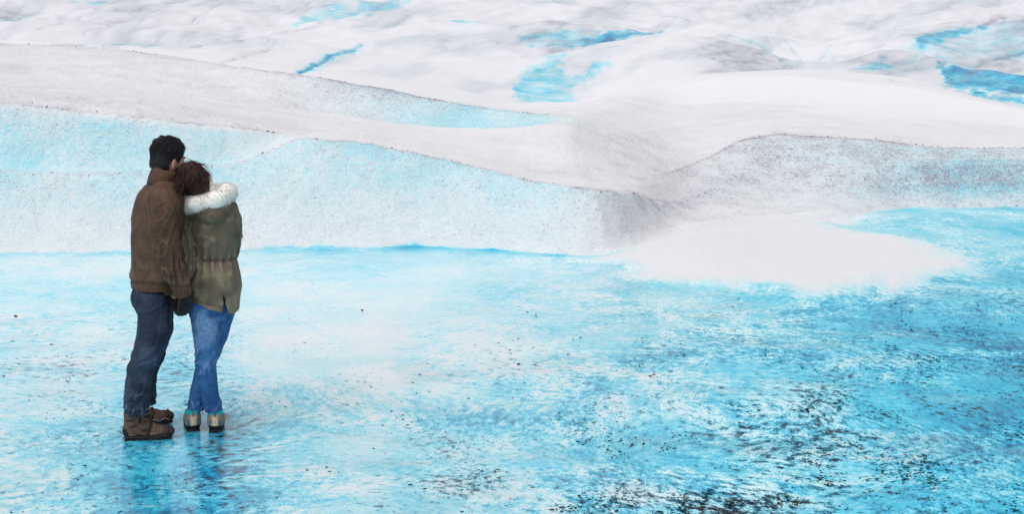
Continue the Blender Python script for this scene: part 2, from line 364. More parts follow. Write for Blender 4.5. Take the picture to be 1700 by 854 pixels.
dirt_shadeH += fn_ * (band(12.15, 13) * cgrid(((0,.14),(300,.2),(600,.12),(820,.05),(870,.46),(1000,.34),(1090,.22),(1115,0),(1500,.05),(1560,.30),(1700,.34)))  # grey painted on far faces to stand in for ridge shading
     + band(10.25, 11) * cgrid(((0,.10),(800,.04),(1140,.05),(1190,.34),(1290,.34),(1330,.08),(1390,.12),(1430,.36),(1480,.34),(1540,.1),(1700,.1)))
     + band(14.1, 15) * cgrid(((0,.22),(300,.24),(600,.16),(900,.14),(1200,.2),(1500,.14),(1700,.18))))
# thin crevasse and ridge lines, shade painted in: (pixel polyline, width, dark, blue, bands)
LINES = (((0,34,20,32,38,28,52,21),3.5,.5,.25,9,16), ((90,73,150,73,200,77),1.6,.75,.1,8.2,16), ((190,69,230,68,262,70,240,77),2.6,.25,.35,8.2,16),
  ((320,80,360,72,400,70,430,63,470,55,510,48,540,37,600,30,640,20,690,8),2.0,.42,.05,8.5,16), ((370,103,400,96,440,88,456,84),1.6,.55,.0,8.2,16),
  ((492,121,515,112,535,103,550,95,575,86,600,80),2.6,.30,.55,8.2,16), ((320,35,345,20,365,8,384,-4),1.6,.5,.1,10,17), ((445,40,470,28,500,12,524,0),1.6,.45,.05,10,17),
  ((60,55,100,35,150,22,220,20,250,10,330,-2),2.2,.45,.05,10,17), ((140,60,165,45,200,38,240,36),1.8,.45,.0,10,17), ((640,40,700,28,760,24,800,20,850,8),1.8,.35,.05,10,17),
  ((1160,92,1185,100,1206,109),2.0,.6,.2,10,12), ((1210,60,1260,74,1280,84,1296,98,1322,110),2.0,.55,.3,10.5,16), ((1300,66,1315,80,1331,98),1.6,.4,.25,11,16), ((1382,76,1366,93,1352,106),2.0,.3,.35,11,16),
  ((1400,112,1440,86,1500,62,1560,44,1620,30),1.8,.35,.05,11,16), ((1628,36,1660,29,1705,36),2.2,.85,.0,12,16), ((1480,134,1530,149,1600,167,1720,186),2.0,.5,.25,8.3,12), ((1556,157,1640,170,1720,180),1.6,.45,.2,8.3,12),
  ((850,39,900,33,1000,45,1095,57),1.8,.5,.05,12,14.5), ((850,94,900,84,965,75,1040,63),1.4,.25,.0,10,12), ((1095,22,1130,30,1150,44,1120,52),1.8,.4,.2,12,17), ((1520,70,1600,90,1660,80,1710,66),1.8,.5,.2,10,14), ((1560,104,1620,112,1700,84),2.4,.5,.35,10,13))
jx = 2.2 * fbm(np.stack([px_ / 16, py_ / 10, z0 + 31], 1), 2); jy = 2.0 * fbm(np.stack([px_ / 18, py_ / 12, z0 + 41], 1), 2); gsf = GS[farm]
ad, ab = np.zeros(len(px_)), np.zeros(len(px_))
for pl_pts, wd, dv_, bv_, k0, k1 in LINES:
    P_ = np.array(pl_pts, float).reshape(-1, 2); m_ = (gsf >= k0) & (gsf <= k1) & (px_ > P_[:, 0].min() - 15) & (px_ < P_[:, 0].max() + 15)
    if not m_.any(): continue
    dm = np.full(m_.sum(), 99.0); X_, Y_ = px_[m_] + jx[m_], py_[m_] + jy[m_]
    for a_, b_ in zip(P_[:-1], P_[1:]):
        e_ = b_ - a_; q_ = np.clip(((X_ - a_[0]) * e_[0] + (Y_ - a_[1]) * e_[1]) / (e_ @ e_), 0, 1); dm = np.minimum(dm, np.hypot(X_ - a_[0] - q_ * e_[0], Y_ - a_[1] - q_ * e_[1]))
    g_ = np.exp(-(dm / wd) ** 2) + .25 * np.exp(-(dm / (wd * 4)) ** 2); ad[m_] += dv_ * g_; ab[m_] += bv_ * g_
lm_ = .25 + .75 * sstep(-.25, .3, fbm(np.stack([px_ / 34, py_ / 14, z0 + 51], 1), 3, .6)); ad = ad * lm_ * .72; ab = ab * (.4 + .6 * lm_) * .85
dirt_shadeH[farm] += ad; blueH[farm] += ab; crev = np.zeros(GY.shape); crev[farm] = np.minimum(ad + ab, 1)
for k_, w0_, v_ in ((13.0, .05, .42), (11.0, .03, .30), (9.0, .025, .22), (15.0, .06, .3)):
    dirt_shadeH += v_ * np.exp(-((GS - k_) / w0_) ** 2) * sstep(-.25, .35, np.where(farm, fbm(np.stack([PXg.ravel() / 70, 0 * PXg.ravel() + k_, 0 * PXg.ravel()], 1), 3, .6).reshape(GY.shape), 0))  # ridge shade painted as dark lines along the far crests
blueH[farm] += .10 * big * fade
dirt_shadeH *= np.where(GS < 2.35, 1 - .65 * sstep(.3, -.5, tong), 1)
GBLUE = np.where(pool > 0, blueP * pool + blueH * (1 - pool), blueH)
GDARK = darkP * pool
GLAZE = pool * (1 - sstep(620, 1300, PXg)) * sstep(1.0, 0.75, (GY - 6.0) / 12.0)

# ---- relief: displaced along the surface normal
P3 = np.stack([GX, GY, GZ], -1)
du = np.gradient(P3, axis=1); dv = np.gradient(P3, axis=0)
N3 = np.cross(du, dv); N3 /= np.linalg.norm(N3, axis=-1, keepdims=True) + 1e-12
flat = P3.reshape(-1, 3); nf = N3.reshape(-1, 3)
pl = pool.ravel(); dep = GY.ravel(); gs = GS.ravel()
amp = np.zeros(len(flat))
nm = dep < 30
q = flat[nm]
fine = fbm(q * np.array([1, 1, 1]) * 9.0, 3, .6)          # ~11 cm lumps
mid = fbm(q * 2.1, 2)
amp[nm] = np.where(gs[nm] < 2, 0.0035 * fine + 0.004 * mid, 0.011 * fine + 0.03 * mid) * np.where(pl[nm] > 0, 1, np.clip((gs[nm] - 1.98) * 6, 0.25, 1))
amp[nm] *= 1 - sstep(24, 30, dep[nm])
# streaky melt relief in the pool
pm = nm & (gs < 2.05)
amp[pm] += 0.006 * pl[pm] * fbm(flat[pm] @ np.array([[.95, .31, 0], [-.31, .95, 0], [0, 0, 1]]) * np.array([2.2, 7.0, 1]), 3, .6)
fm = ~nm
q = flat[fm]
amp[fm] = 0.26 * fbm(q * np.array([.15, .09, .15]), 3, .45) * np.clip(dep[fm] / 40, .5, 3) * sstep(30, 48, dep[fm])
rr = np.zeros(GY.shape); rr[farm] = rid * big * fade
amp -= rr.ravel() * np.clip(dep / 60, 0, 2.2) * 0.03
amp -= crev.ravel() * np.clip(dep / 60, .3, 2.2) * 0.12
# ragged beads of ice along the wall's lip
lipm = nm & (((gs > 2.85) & (gs < 3.5)) | ((gs > 4.8) & (gs < 5.15)) | ((gs > 6.85) & (gs < 7.1)))
amp[lipm] += 0.022 * np.maximum(perlin(flat[lipm] * 14.0), 0)
flat = flat + nf * amp[:, None]
flat[:, 2] = np.where(pl > 0.5, np.maximum(flat[:, 2], -0.02), flat[:, 2])
idx = np.arange(NRW * NCW).reshape(NRW, NCW)
FQ = np.stack([idx[:-1, :-1], idx[:-1, 1:], idx[1:, 1:], idx[1:, :-1]], -1).reshape(-1, 4)
fgs = GS[:-1, :-1].ravel(); fpool = pool[:-1, :-1].ravel(); fdep = GY[:-1, :-1].ravel()

# ---- ice material
def ice_material():
    N = NT('glacier_ice')
    co = N.coord('Object')
    bl, dk, pl_, di, fa = N.attr('blue'), N.attr('dark'), N.attr('pool'), N.attr('dirt_shade'), N.attr('far')
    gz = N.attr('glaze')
    pl_ = N.rng(N.math('ADD', pl_, N.math('MULTIPLY', N.math('SUBTRACT', N.noise(N.mapping(co, scale=(.6, 1, 1)), 7, 6, .8), .5), 1.5)), .38, .62)
    warp = N.n.new('ShaderNodeTexNoise'); N.l.new(co, warp.inputs['Vector']); warp.inputs['Scale'].default_value = .35; warp.inputs['Detail'].default_value = 2
    wv = N.n.new('ShaderNodeVectorMath'); wv.operation = 'MULTIPLY_ADD'; N.l.new(warp.outputs['Color'], wv.inputs[0]); wv.inputs[1].default_value = (1.6, 1.6, 0); N.l.new(co, wv.inputs[2])
    st_ = N.mapping(wv.outputs[0], rot=(0, 0, math.radians(16)), scale=(1.0, 0.72, 1.0))
    n_big = N.noise(st_, 0.55, 3, .55)
    n_mid = N.noise(st_, 3.2, 5, .7)
    fl_ = N.mapping(wv.outputs[0], rot=(0, 0, math.radians(16)), scale=(1.1, 0.80, 1.0))
    n_flk = N.noise(fl_, 15, 5, .75)
    n_fin = N.noise(co, 26, 4, .65)
    n_gr = N.noise(co, 62, 2, .6)
    c5 = lambda x, k: N.math('MULTIPLY', N.math('SUBTRACT', x, .5), k)
    # blueness
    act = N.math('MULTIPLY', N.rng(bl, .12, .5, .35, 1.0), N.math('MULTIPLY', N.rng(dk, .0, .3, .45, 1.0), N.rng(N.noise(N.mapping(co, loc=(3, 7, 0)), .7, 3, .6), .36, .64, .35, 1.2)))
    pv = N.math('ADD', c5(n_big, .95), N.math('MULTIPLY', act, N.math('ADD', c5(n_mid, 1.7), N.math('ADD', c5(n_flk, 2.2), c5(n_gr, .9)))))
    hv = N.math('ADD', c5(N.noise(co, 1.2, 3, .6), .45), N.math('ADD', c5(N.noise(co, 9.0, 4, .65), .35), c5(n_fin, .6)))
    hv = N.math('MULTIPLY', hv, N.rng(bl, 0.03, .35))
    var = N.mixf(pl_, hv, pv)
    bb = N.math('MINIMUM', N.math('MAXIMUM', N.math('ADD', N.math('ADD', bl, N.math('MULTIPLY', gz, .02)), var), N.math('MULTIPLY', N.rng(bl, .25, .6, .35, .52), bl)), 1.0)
    colr = N.ramp(bb, [(0.0, (.85, .845, .88)), (.16, (.76, .86, .905)), (.36, (.43, .80, .90)), (.56, (.07, .64, .86)), (.78, (.003, .40, .66)), (1.0, (.002, .16, .34))])
    # crust dirt and painted ridge shade on the hills
    sp = N.math('ADD', N.math('MULTIPLY', n_gr, .5), N.math('MULTIPLY', N.noise(co, 17, 5, .8), .5))
    dsp = N.rng(sp, N.math('SUBTRACT', .60, N.math('MULTIPLY', di, .14)), N.math('SUBTRACT', .70, N.math('MULTIPLY', di, .12)))
    dclo = N.rng(N.noise(co, 2.2, 4, .65), .35, .65, .45, 1.15)
    dfac = N.math('MULTIPLY', N.math('ADD', N.math('MULTIPLY', dsp, N.math('MINIMUM', N.math('MULTIPLY', di, 2.5), .9)), N.math('MULTIPLY', di, .36)), dclo, clamp=True)
    dfac = N.mixf(fa, dfac, N.math('MULTIPLY', di, N.math('ADD', .35, N.math('MULTIPLY', N.noise(N.mapping(co, scale=(1, .35, 1)), .22, 6, .7), .7))))
    dfac = N.math('ADD', dfac, N.math('MULTIPLY', N.math('MULTIPLY', N.rng(sp, .50, .66), .30), N.rng(bl, .05, .2)), clamp=True)
    colr = N.mix(dfac, colr, (.315, .305, .375))
    # grey film and dark pits in the pool, denser in the couple's painted reflection
    film = N.rng(N.noise(N.mapping(wv.outputs[0], loc=(5, 3, 0), rot=(0, 0, .3), scale=(.5, 1, 1)), 1.5, 6, .75), .46, .72)
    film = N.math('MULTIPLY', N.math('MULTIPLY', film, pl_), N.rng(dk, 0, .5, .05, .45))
    colr = N.mix(film, colr, (.24, .36, .42))
    clus = N.noise(N.mapping(st_, loc=(9, 1, 0)), 1.5, 3, .6)
    pit_n = N.math('ADD', N.math('MULTIPLY', n_flk, .72), N.math('MULTIPLY', clus, .28))
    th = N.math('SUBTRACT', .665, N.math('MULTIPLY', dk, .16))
    halo = N.math('MULTIPLY', N.rng(pit_n, N.math('SUBTRACT', th, .05), N.math('ADD', th, .01)), pl_)
    colr = N.mix(N.math('MULTIPLY', halo, .8), colr, N.mix(N.rng(bl, .2, .5), (.30, .36, .44), (.004, .18, .31)))
    pit = N.math('MULTIPLY', N.rng(pit_n, th, N.math('ADD', th, .035)), pl_)
    pcol = N.mix(N.rng(N.noise(co, 2.3, 2), .45, .6), (.004, .016, .038), (.030, .030, .042))
    colr = N.mix(pit, colr, pcol)
    N.set(Base_Color=colr)
    wet = N.math('MULTIPLY', pl_, N.rng(bb, .05, .5, .35, 1))
    rough = N.mixf(wet, .7, N.math('ADD', .05, N.math('MULTIPLY', n_mid, .16)))
    rough = N.mixf(N.math('MULTIPLY', gz, pl_), rough, N.math('ADD', .03, N.math('MULTIPLY', n_mid, .09)))
    N.set(Roughness=rough, IOR=N.mixf(pl_, 1.33, N.mixf(gz, 1.5, 3.2)))
    N.put(N.b.inputs['Specular IOR Level'], N.mixf(pl_, .3, N.mixf(gz, N.mixf(pit, .09, .03), .5)))
    hh = N.math('ADD', N.math('MULTIPLY', n_fin, 1.0), N.math('MULTIPLY', n_gr, .6))
    hp = N.math('ADD', N.math('MULTIPLY', n_mid, .8), N.math('ADD', N.math('MULTIPLY', n_flk, .9), N.math('ADD', N.math('MULTIPLY', n_gr, .10), N.math('MULTIPLY', pit, -.15))))
    hgt = N.mixf(pl_, hh, hp)
    N.bump(hgt, N.mixf(fa, N.mixf(pl_, .9, N.mixf(gz, .55, .11)), .0), N.mixf(pl_, .03, .035))
    return N.m
ICE = ice_material()

def sub_sheet(name, sel):
    fq = FQ[sel]; used = np.unique(fq); remap = np.zeros(len(flat), np.int64); remap[used] = np.arange(len(used))
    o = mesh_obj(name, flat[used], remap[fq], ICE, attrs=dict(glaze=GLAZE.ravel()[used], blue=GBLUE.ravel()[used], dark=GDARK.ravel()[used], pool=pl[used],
                 dirt_shade=dirt_shadeH.ravel()[used] * (1 - pl[used]), far=sstep(24, 40, dep)[used]))
    o['kind'] = 'structure'; return o
selp = (fgs < 2.0) & (fpool > 0.5)
frozen_pool = sub_sheet('frozen_pool', selp)
glacier_front = sub_sheet('glacier_front', ~selp & (fgs < 8.0))
glacier_hills = sub_sheet('glacier_hills', fgs >= 8.0)
# the ice field all round, below the modelled glacier
n = 60
ang = np.linspace(0, 2 * math.pi, n, endpoint=False)
rings = [0.0, 20, 60, 150, 400, 900]
vs = [(0, 0, -0.12)]; fs = []
for r in rings[1:]:
    vs += [(r * math.cos(a), r * math.sin(a), -0.12) for a in ang]
for i in range(n): fs.append((0, 1 + i, 1 + (i + 1) % n))
for k in range(len(rings) - 2):
    for i in range(n):
        a0, a1 = 1 + k * n + i, 1 + k * n + (i + 1) % n
        fs.append((a0, a0 + n, a1 + n, a1))
NW = NT('snow_field'); cw = NW.coord('Object')
NW.set(Base_Color=NW.mix(NW.noise(cw, .4, 5, .6), (.74, .80, .86), (.86, .86, .89)), Roughness=.7)
ice_field = mesh_obj('ice_field', np.array(vs), fs, NW.m); ice_field['kind'] = 'structure'

# ---- dark grit (cryoconite) melted into the ice: chips of real stone, far too many to count
def grit(name, P, size, mat, flatz=.45):
    n_ = len(P); th = np.arange(5) * 2 * math.pi / 5; rs = np.random.RandomState(11)
    rr_ = size[:, None] * (.55 + .7 * rs.rand(n_, 5)); a0 = rs.rand(n_, 1) * 6.28; el = 1 + 1.3 * rs.rand(n_, 1)
    x = rr_ * np.cos(th + a0) * el; y = rr_ * np.sin(th + a0); tw = rs.normal(size=(n_, 1)) * .35
    x, y = x * np.cos(tw) - y * np.sin(tw), x * np.sin(tw) + y * np.cos(tw)
    lowr = np.stack([x, y, np.full_like(x, -.004)], -1); top = np.stack([x * .6, y * .6, (size[:, None] * flatz) * (.6 + .8 * rs.rand(n_, 5))], -1)
    V_ = np.concatenate([lowr, top], 1) + P[:, None, :]
    F_ = []
    base = (np.arange(n_) * 10)[:, None]
    quads = np.concatenate([base + np.array([[i, (i + 1) % 5, 5 + (i + 1) % 5, 5 + i]]) for i in range(5)] + [base + np.array([[5, 6, 7, 8]]), base + np.array([[5, 8, 9, 9]])[:, :4]], 0)
    quads = quads[quads[:, 2] != quads[:, 3]]
    tri = base + np.array([[5, 8, 9]])
    o = mesh_obj(name, V_.reshape(-1, 3), [tuple(q_) for q_ in quads.tolist()] + [tuple(q_) for q_ in tri.tolist()], mat, smooth=False)
    o['kind'] = 'stuff'; return o
NG = NT('cryoconite'); cg = NG.coord('Object')
NG.set(Base_Color=NG.mix(NG.rng(NG.noise(cg, 5, 3), .4, .6), (.005, .012, .024), (.040, .034, .042)), Roughness=.75); NG.b.inputs['Specular IOR Level'].default_value = .1
rs = np.random.RandomState(5)
NCAND = 260000
cpx = rs.uniform(-60, 1760, NCAND); cpy = 440 + 430 * rs.rand(NCAND) ** .8
tt, ss = ts(cpx, cpy); gy_ = -CAM_H / ss; gx_ = tt * gy_
num2 = 0; den = 1e-9
for (tx, q, sm) in zip(gt, gp, SAMP):
    w = 1 / (((tt - tx) ** 2 * 30 + (np.log(gy_) - np.log(q[1])) ** 2) + 0.015) ** 1.6
    num2 = num2 + w * sm[3]; den = den + w
dd_ = num2 / den
pat = fbm(np.stack([gx_ * 1.5 + gy_ * .4, gy_ * 1.1 - gx_ * .3, 0 * gx_ + 2], 1), 3, .6); fin_ = fbm(np.stack([gx_ * 6, gy_ * 5, 0 * gx_ + 8], 1), 2)
edge = np.exp(-((cpy - 850) / 26) ** 2) * np.exp(-((cpx - 1230) / 190) ** 2) * 1.3 + .5 * np.exp(-((cpy - 790) / 40) ** 2) * np.exp(-((cpx - 1480) / 220) ** 2) + .35 * np.exp(-((cpy - 600) / 60) ** 2) * np.exp(-((cpx - 60) / 90) ** 2)
prob = np.clip(.9 * dd_ ** 1.5 * sstep(-.08, .5, pat + .5 * fin_) + edge * sstep(-.12, .25, pat + .8 * fin_), 0, 1)
keep = (rs.rand(NCAND) < prob * .5 * (.10 + .90 * sstep(450, 1050, cpx) + .2 * sstep(160, 60, cpx))) & (np.hypot(gx_ + 2.2, gy_ - 8.65) > .35) & (poly_sdf(TONGUE, gx_, gy_) > .2)
pg = np.stack([gx_, gy_, 0 * gx_], 1)[keep]; pg = pg[:24000]
sz = .0022 + .0085 * rs.rand(len(pg)) ** 3.5
grit('pool_grit', pg, sz, NG.m, .35)
# coarse grains along the lips of the walls
w_ = (lipd(3.02, .05, ((-600,0),(300,.25),(480,.5),(1060,1),(1100,0))) + lipd(4.99, .05, ((-600,.6),(0,.6),(470,.5),(500,0),(1130,0),(1230,.8),(1700,.8))) + lipd(6.97, .06, ((-600,.4),(0,.4),(500,.8),(900,.7),(945,0)))).ravel()
w_ = np.where(dep < 30, w_, 0) * (np.abs(TG)[None, :].repeat(NRW, 0).ravel() < .42)
w_ = w_ * (.12 + sstep(-.05, .45, fbm(flat * 1.7, 3)))
NL = 700
li = rs.choice(len(flat), NL, p=w_ / w_.sum())
NL_ = NT('grey_grit'); cl_ = NL_.coord('Object'); NL_.set(Base_Color=NL_.mix(NL_.rng(NL_.noise(cl_, 6, 3), .4, .6), (.10, .10, .13), (.34, .32, .37)), Roughness=.8)
grit('lip_grit', flat[li] + rs.normal(size=(NL, 3)) * np.array([.03, .03, .004]), .003 + .010 * rs.rand(NL) ** 2.5, NL_.m, .7)
# ================================================================== SDF MODELLING TOOLS
class Field:
    def __init__(self, lo, hi, h):
        self.lo = np.array(lo, float); self.h = h
        self.n = np.ceil((np.array(hi, float) - self.lo) / h).astype(int) + 1
        self.D = np.full(self.n, 9.0, np.float32)
    def sl(self, lo, hi, m):
        a = np.clip(np.floor((np.array(lo) - m - self.lo) / self.h).astype(int), 0, self.n - 1)
        b = np.clip(np.ceil((np.array(hi) + m - self.lo) / self.h).astype(int) + 1, 1, self.n)
        s = tuple(slice(x, max(y, x + 1)) for x, y in zip(a, b))
        ax = [self.lo[i] + self.h * np.arange(s[i].start, s[i].stop) for i in range(3)]
        return s, np.meshgrid(*ax, indexing='ij', sparse=True)
    def add(self, fn, lo, hi, k=0.02, m=0.06):
        s, (X, Y, Z) = self.sl(lo, hi, m)
        d = fn(X, Y, Z).astype(np.float32); o = self.D[s]
        if k > 0:
            hh = np.clip(0.5 + 0.5 * (o - d) / k, 0, 1)
            self.D[s] = o * (1 - hh) + d * hh - k * hh * (1 - hh)
        else: self.D[s] = np.minimum(o, d)
    def cut(self, fn, lo=None, hi=None, k=0.0):
        """intersect with fn < 0"""
        if lo is None: lo, hi = self.lo, self.lo + self.h * self.n
        s, (X, Y, Z) = self.sl(lo, hi, 0.0); d = fn(X, Y, Z)
        o = self.D[s]
        if k > 0:
            hh = np.clip(0.5 - 0.5 * (o - d) / k, 0, 1); self.D[s] = o * (1 - hh) + d * hh + k * hh * (1 - hh)
        else: self.D[s] = np.maximum(o, d)
    # ---- primitives
    def capsule(self, a, b, ra, rb, k=0.02):
        a, b = np.asarray(a, float), np.asarray(b, float); e = b - a; L2 = e @ e + 1e-12; R = max(ra, rb)
        def fn(X, Y, Z):
            t = np.clip(((X - a[0]) * e[0] + (Y - a[1]) * e[1] + (Z - a[2]) * e[2]) / L2, 0, 1)
            return np.sqrt((X - a[0] - t * e[0]) ** 2 + (Y - a[1] - t * e[1]) ** 2 + (Z - a[2] - t * e[2]) ** 2) - (ra + t * (rb - ra))
        self.add(fn, np.minimum(a, b) - R, np.maximum(a, b) + R, k)
    def chain(self, pts, k=0.02):
        for p, q in zip(pts[:-1], pts[1:]): self.capsule(p[:3], q[:3], p[3], q[3], k)
    def ellipsoid(self, c, r, M=None, k=0.02):
        c = np.asarray(c, float); r = np.asarray(r, float); M = np.eye(3) if M is None else M    # columns = local axes
        R = r.max(); rm = r.min()
        def fn(X, Y, Z):
            x, y, z = X - c[0], Y - c[1], Z - c[2]
            u = (x * M[0, 0] + y * M[1, 0] + z * M[2, 0]) / r[0]; v = (x * M[0, 1] + y * M[1, 1] + z * M[2, 1]) / r[1]; w = (x * M[0, 2] + y * M[1, 2] + z * M[2, 2]) / r[2]
            k0 = np.sqrt(u * u + v * v + w * w); k1 = np.sqrt((u / r[0]) ** 2 + (v / r[1]) ** 2 + (w / r[2]) ** 2)
            return k0 * (k0 - 1) / (k1 + 1e-6)
        self.add(fn, c - R, c + R, k)
    def loft(self, levels, ang, k=0.03, ex=2.3, m=0.08):
        """levels: (z, cx, cy, half lateral, half depth) ; ang: facing, clockwise from +Y"""
        L = np.array(sorted(levels), float); rv = np.array([math.cos(ang), -math.sin(ang)]); fv = np.array([math.sin(ang), math.cos(ang)])
        z0, z1 = L[0, 0], L[-1, 0]; R = L[:, 3:].max() * 1.1
        def cub(x, y, z):                       # smooth interpolation through the levels
            g = np.gradient(y, x); i = np.clip(np.searchsorted(x, z) - 1, 0, len(x) - 2); hh = x[i + 1] - x[i]; t = np.clip((z - x[i]) / hh, 0, 1)
            return (2*t**3-3*t*t+1)*y[i] + (t**3-2*t*t+t)*hh*g[i] + (-2*t**3+3*t*t)*y[i+1] + (t**3-t*t)*hh*g[i+1]
        def fn(X, Y, Z):
            zz = Z.ravel(); cx, cy, a, b = (cub(L[:, 0], L[:, j], zz).reshape(1, 1, -1) for j in (1, 2, 3, 4))
            u = ((X - cx) * rv[0] + (Y - cy) * rv[1]) / a; v = ((X - cx) * fv[0] + (Y - cy) * fv[1]) / b
            q = (np.abs(u) ** ex + np.abs(v) ** ex) ** (1 / ex)
            d = (q - 1) * np.minimum(a, b)
            dz = np.maximum(z0 - Z, Z - z1)
            return np.maximum(d, dz)
        c = L[:, 1:3].mean(0)
        self.add(fn, (L[:, 1].min() - R, L[:, 2].min() - R, z0), (L[:, 1].max() + R, L[:, 2].max() + R, z1), k, m)
    # ---- naive surface nets
    def mesh(self):
        D = self.D; S = D < 0
        c = np.zeros(np.array(D.shape) - 1, np.int8)
        for i in (0, 1):
            for j in (0, 1):
                for k in (0, 1): c += S[i:S.shape[0]-1+i, j:S.shape[1]-1+j, k:S.shape[2]-1+k]
        act = (c > 0) & (c < 8); ii = np.argwhere(act)
        vid = np.full(act.shape, -1, np.int64); vid[act] = np.arange(len(ii))
        acc = np.zeros((len(ii), 3)); cnt = np.zeros(len(ii))
        cor = [np.array(x) for x in ((0,0,0),(1,0,0),(0,1,0),(1,1,0),(0,0,1),(1,0,1),(0,1,1),(1,1,1))]
        val = [D[tuple((ii + o).T)] for o in cor]
        for a, b in ((0,1),(2,3),(4,5),(6,7),(0,2),(1,3),(4,6),(5,7),(0,4),(1,5),(2,6),(3,7)):
            va, vb = val[a], val[b]; m_ = (va < 0) != (vb < 0); t = np.where(m_, va / np.where(m_, va - vb, 1), 0)
            acc += np.where(m_[:, None], cor[a] + t[:, None] * (cor[b] - cor[a]), 0); cnt += m_
        V = (ii + acc / cnt[:, None]) * self.h + self.lo
        F = []
        for ax in range(3):
            o1, o2 = [(1, 2), (2, 0), (0, 1)][ax]
            sa = [slice(None)] * 3; sb = [slice(None)] * 3; sa[ax] = slice(0, -1); sb[ax] = slice(1, None)
            A, B = S[tuple(sa)], S[tuple(sb)]
            e = np.argwhere(A != B)
            e = e[(e[:, o1] > 0) & (e[:, o2] > 0) & (e[:, o1] < D.shape[o1] - 1) & (e[:, o2] < D.shape[o2] - 1)]
            if not len(e): continue
            d1 = np.zeros(3, int); d2 = np.zeros(3, int); d1[o1] = 1; d2[o2] = 1
            q = np.stack([vid[tuple((e - d1 - d2).T)], vid[tuple((e - d2).T)], vid[tuple(e.T)], vid[tuple((e - d1).T)]], 1)
            ins = A[tuple(e.T)]
            F.append(np.where(ins[:, None], q, q[:, ::-1]))
        F = np.concatenate(F)
        return V, F
def vnormals(V, F):
    n = np.cross(V[F[:, 2]] - V[F[:, 0]], V[F[:, 3]] - V[F[:, 1]]); N = np.zeros_like(V)
    for i in range(4): np.add.at(N, F[:, i], n)
    return N / (np.linalg.norm(N, axis=1, keepdims=True) + 1e-12)
def relax(V, F, it=2, lam=0.5):
    for _ in range(it):
        A = np.zeros_like(V); c = np.zeros(len(V))
        for i in range(4):
            np.add.at(A, F[:, i], V[F[:, (i + 1) % 4]]); np.add.at(c, F[:, i], 1)
            np.add.at(A, F[:, i], V[F[:, (i - 1) % 4]]); np.add.at(c, F[:, i], 1)
        V = V + lam * (A / c[:, None] - V)
    return V
def limb_coords(V, pts):
    """distance along the chain, angle round it, distance from its surface"""
    best = np.full(len(V), 9.0); S = np.zeros(len(V)); TH = np.zeros(len(V)); s0 = 0.0
    for p, q in zip(pts[:-1], pts[1:]):
        a, b = np.array(p[:3]), np.array(q[:3]); e = b - a; L = np.linalg.norm(e); e = e / L
        t = np.clip((V - a) @ e / L, 0, 1); w = V - a - (t * L)[:, None] * e
        dd = np.linalg.norm(w, axis=1) - (p[3] + t * (q[3] - p[3]))
        ref = np.cross(e, [0, 1, 0.01]); ref /= np.linalg.norm(ref); r2 = np.cross(e, ref)
        th = np.arctan2(w @ r2, w @ ref); m_ = dd < best
        best = np.where(m_, dd, best); S = np.where(m_, s0 + t * L, S); TH = np.where(m_, th, TH); s0 += L
    return S, TH, best
def ridged(p, sharp=1.0):
    return (1 - np.minimum(np.abs(perlin(p)) * 3.2, 1)) ** sharp
def tube(path, r, n=6, taper=None, closed=False):
    P = np.asarray(path, float); m_ = len(P); V = []; F = []
    T = np.gradient(P, axis=0)
    if closed: T = np.roll(P, -1, 0) - np.roll(P, 1, 0)
    T /= np.linalg.norm(T, axis=1, keepdims=True) + 1e-12
    ref = np.array([0.13, 0.31, 0.94]); rr = np.broadcast_to(np.asarray(r, float), (m_,))
    for i in range(m_):
        a = np.cross(T[i], ref); a /= np.linalg.norm(a) + 1e-9; b_ = np.cross(T[i], a)
        for j in range(n):
            th = 2 * math.pi * j / n; V.append(P[i] + rr[i] * (math.cos(th) * a + math.sin(th) * b_))
    for i in range(m_ if closed else m_ - 1):
        for j in range(n):
            i2 = (i + 1) % m_
            F.append((i * n + j, i * n + (j + 1) % n, i2 * n + (j + 1) % n, i2 * n + j))
    if not closed:
        F.append(tuple(range(n - 1, -1, -1))); F.append(tuple((m_ - 1) * n + j for j in range(n)))
    return V, F
def join(parts):
    V, F, o = [], [], 0
    for v, f in parts:
        V += list(v); F += [tuple(i + o for i in q) for q in f]; o += len(v)
    return np.array(V), F
def strands(paths, r0, r1=0.0, n=3):
    """paths (S, K, 3) -> joined tapered strands, with a 0..1 random number for each"""
    P = np.asarray(paths, float); S, K, _ = P.shape
    T = np.gradient(P, axis=1); T /= np.linalg.norm(T, axis=2, keepdims=True) + 1e-12
    ref = np.array([0.31, 0.52, 0.79]); A = np.cross(T, ref); A /= np.linalg.norm(A, axis=2, keepdims=True) + 1e-12; B = np.cross(T, A)
    r = (r0 + (r1 - r0) * np.linspace(0, 1, K))[None, :, None, None]
    th = np.arange(n) * 2 * math.pi / n
    V = P[:, :, None, :] + r * (np.cos(th)[None, None, :, None] * A[:, :, None, :] + np.sin(th)[None, None, :, None] * B[:, :, None, :])
    id_ = np.arange(S * K * n).reshape(S, K, n)
    F = np.stack([id_[:, :-1], np.roll(id_, -1, 2)[:, :-1], np.roll(id_, -1, 2)[:, 1:], id_[:, 1:]], -1).reshape(-1, 4)
    rnd = np.repeat(np.random.rand(S), K * n); tip = np.tile(np.repeat(np.linspace(0, 1, K), n), S)
    return V.reshape(-1, 3), F, rnd, tip

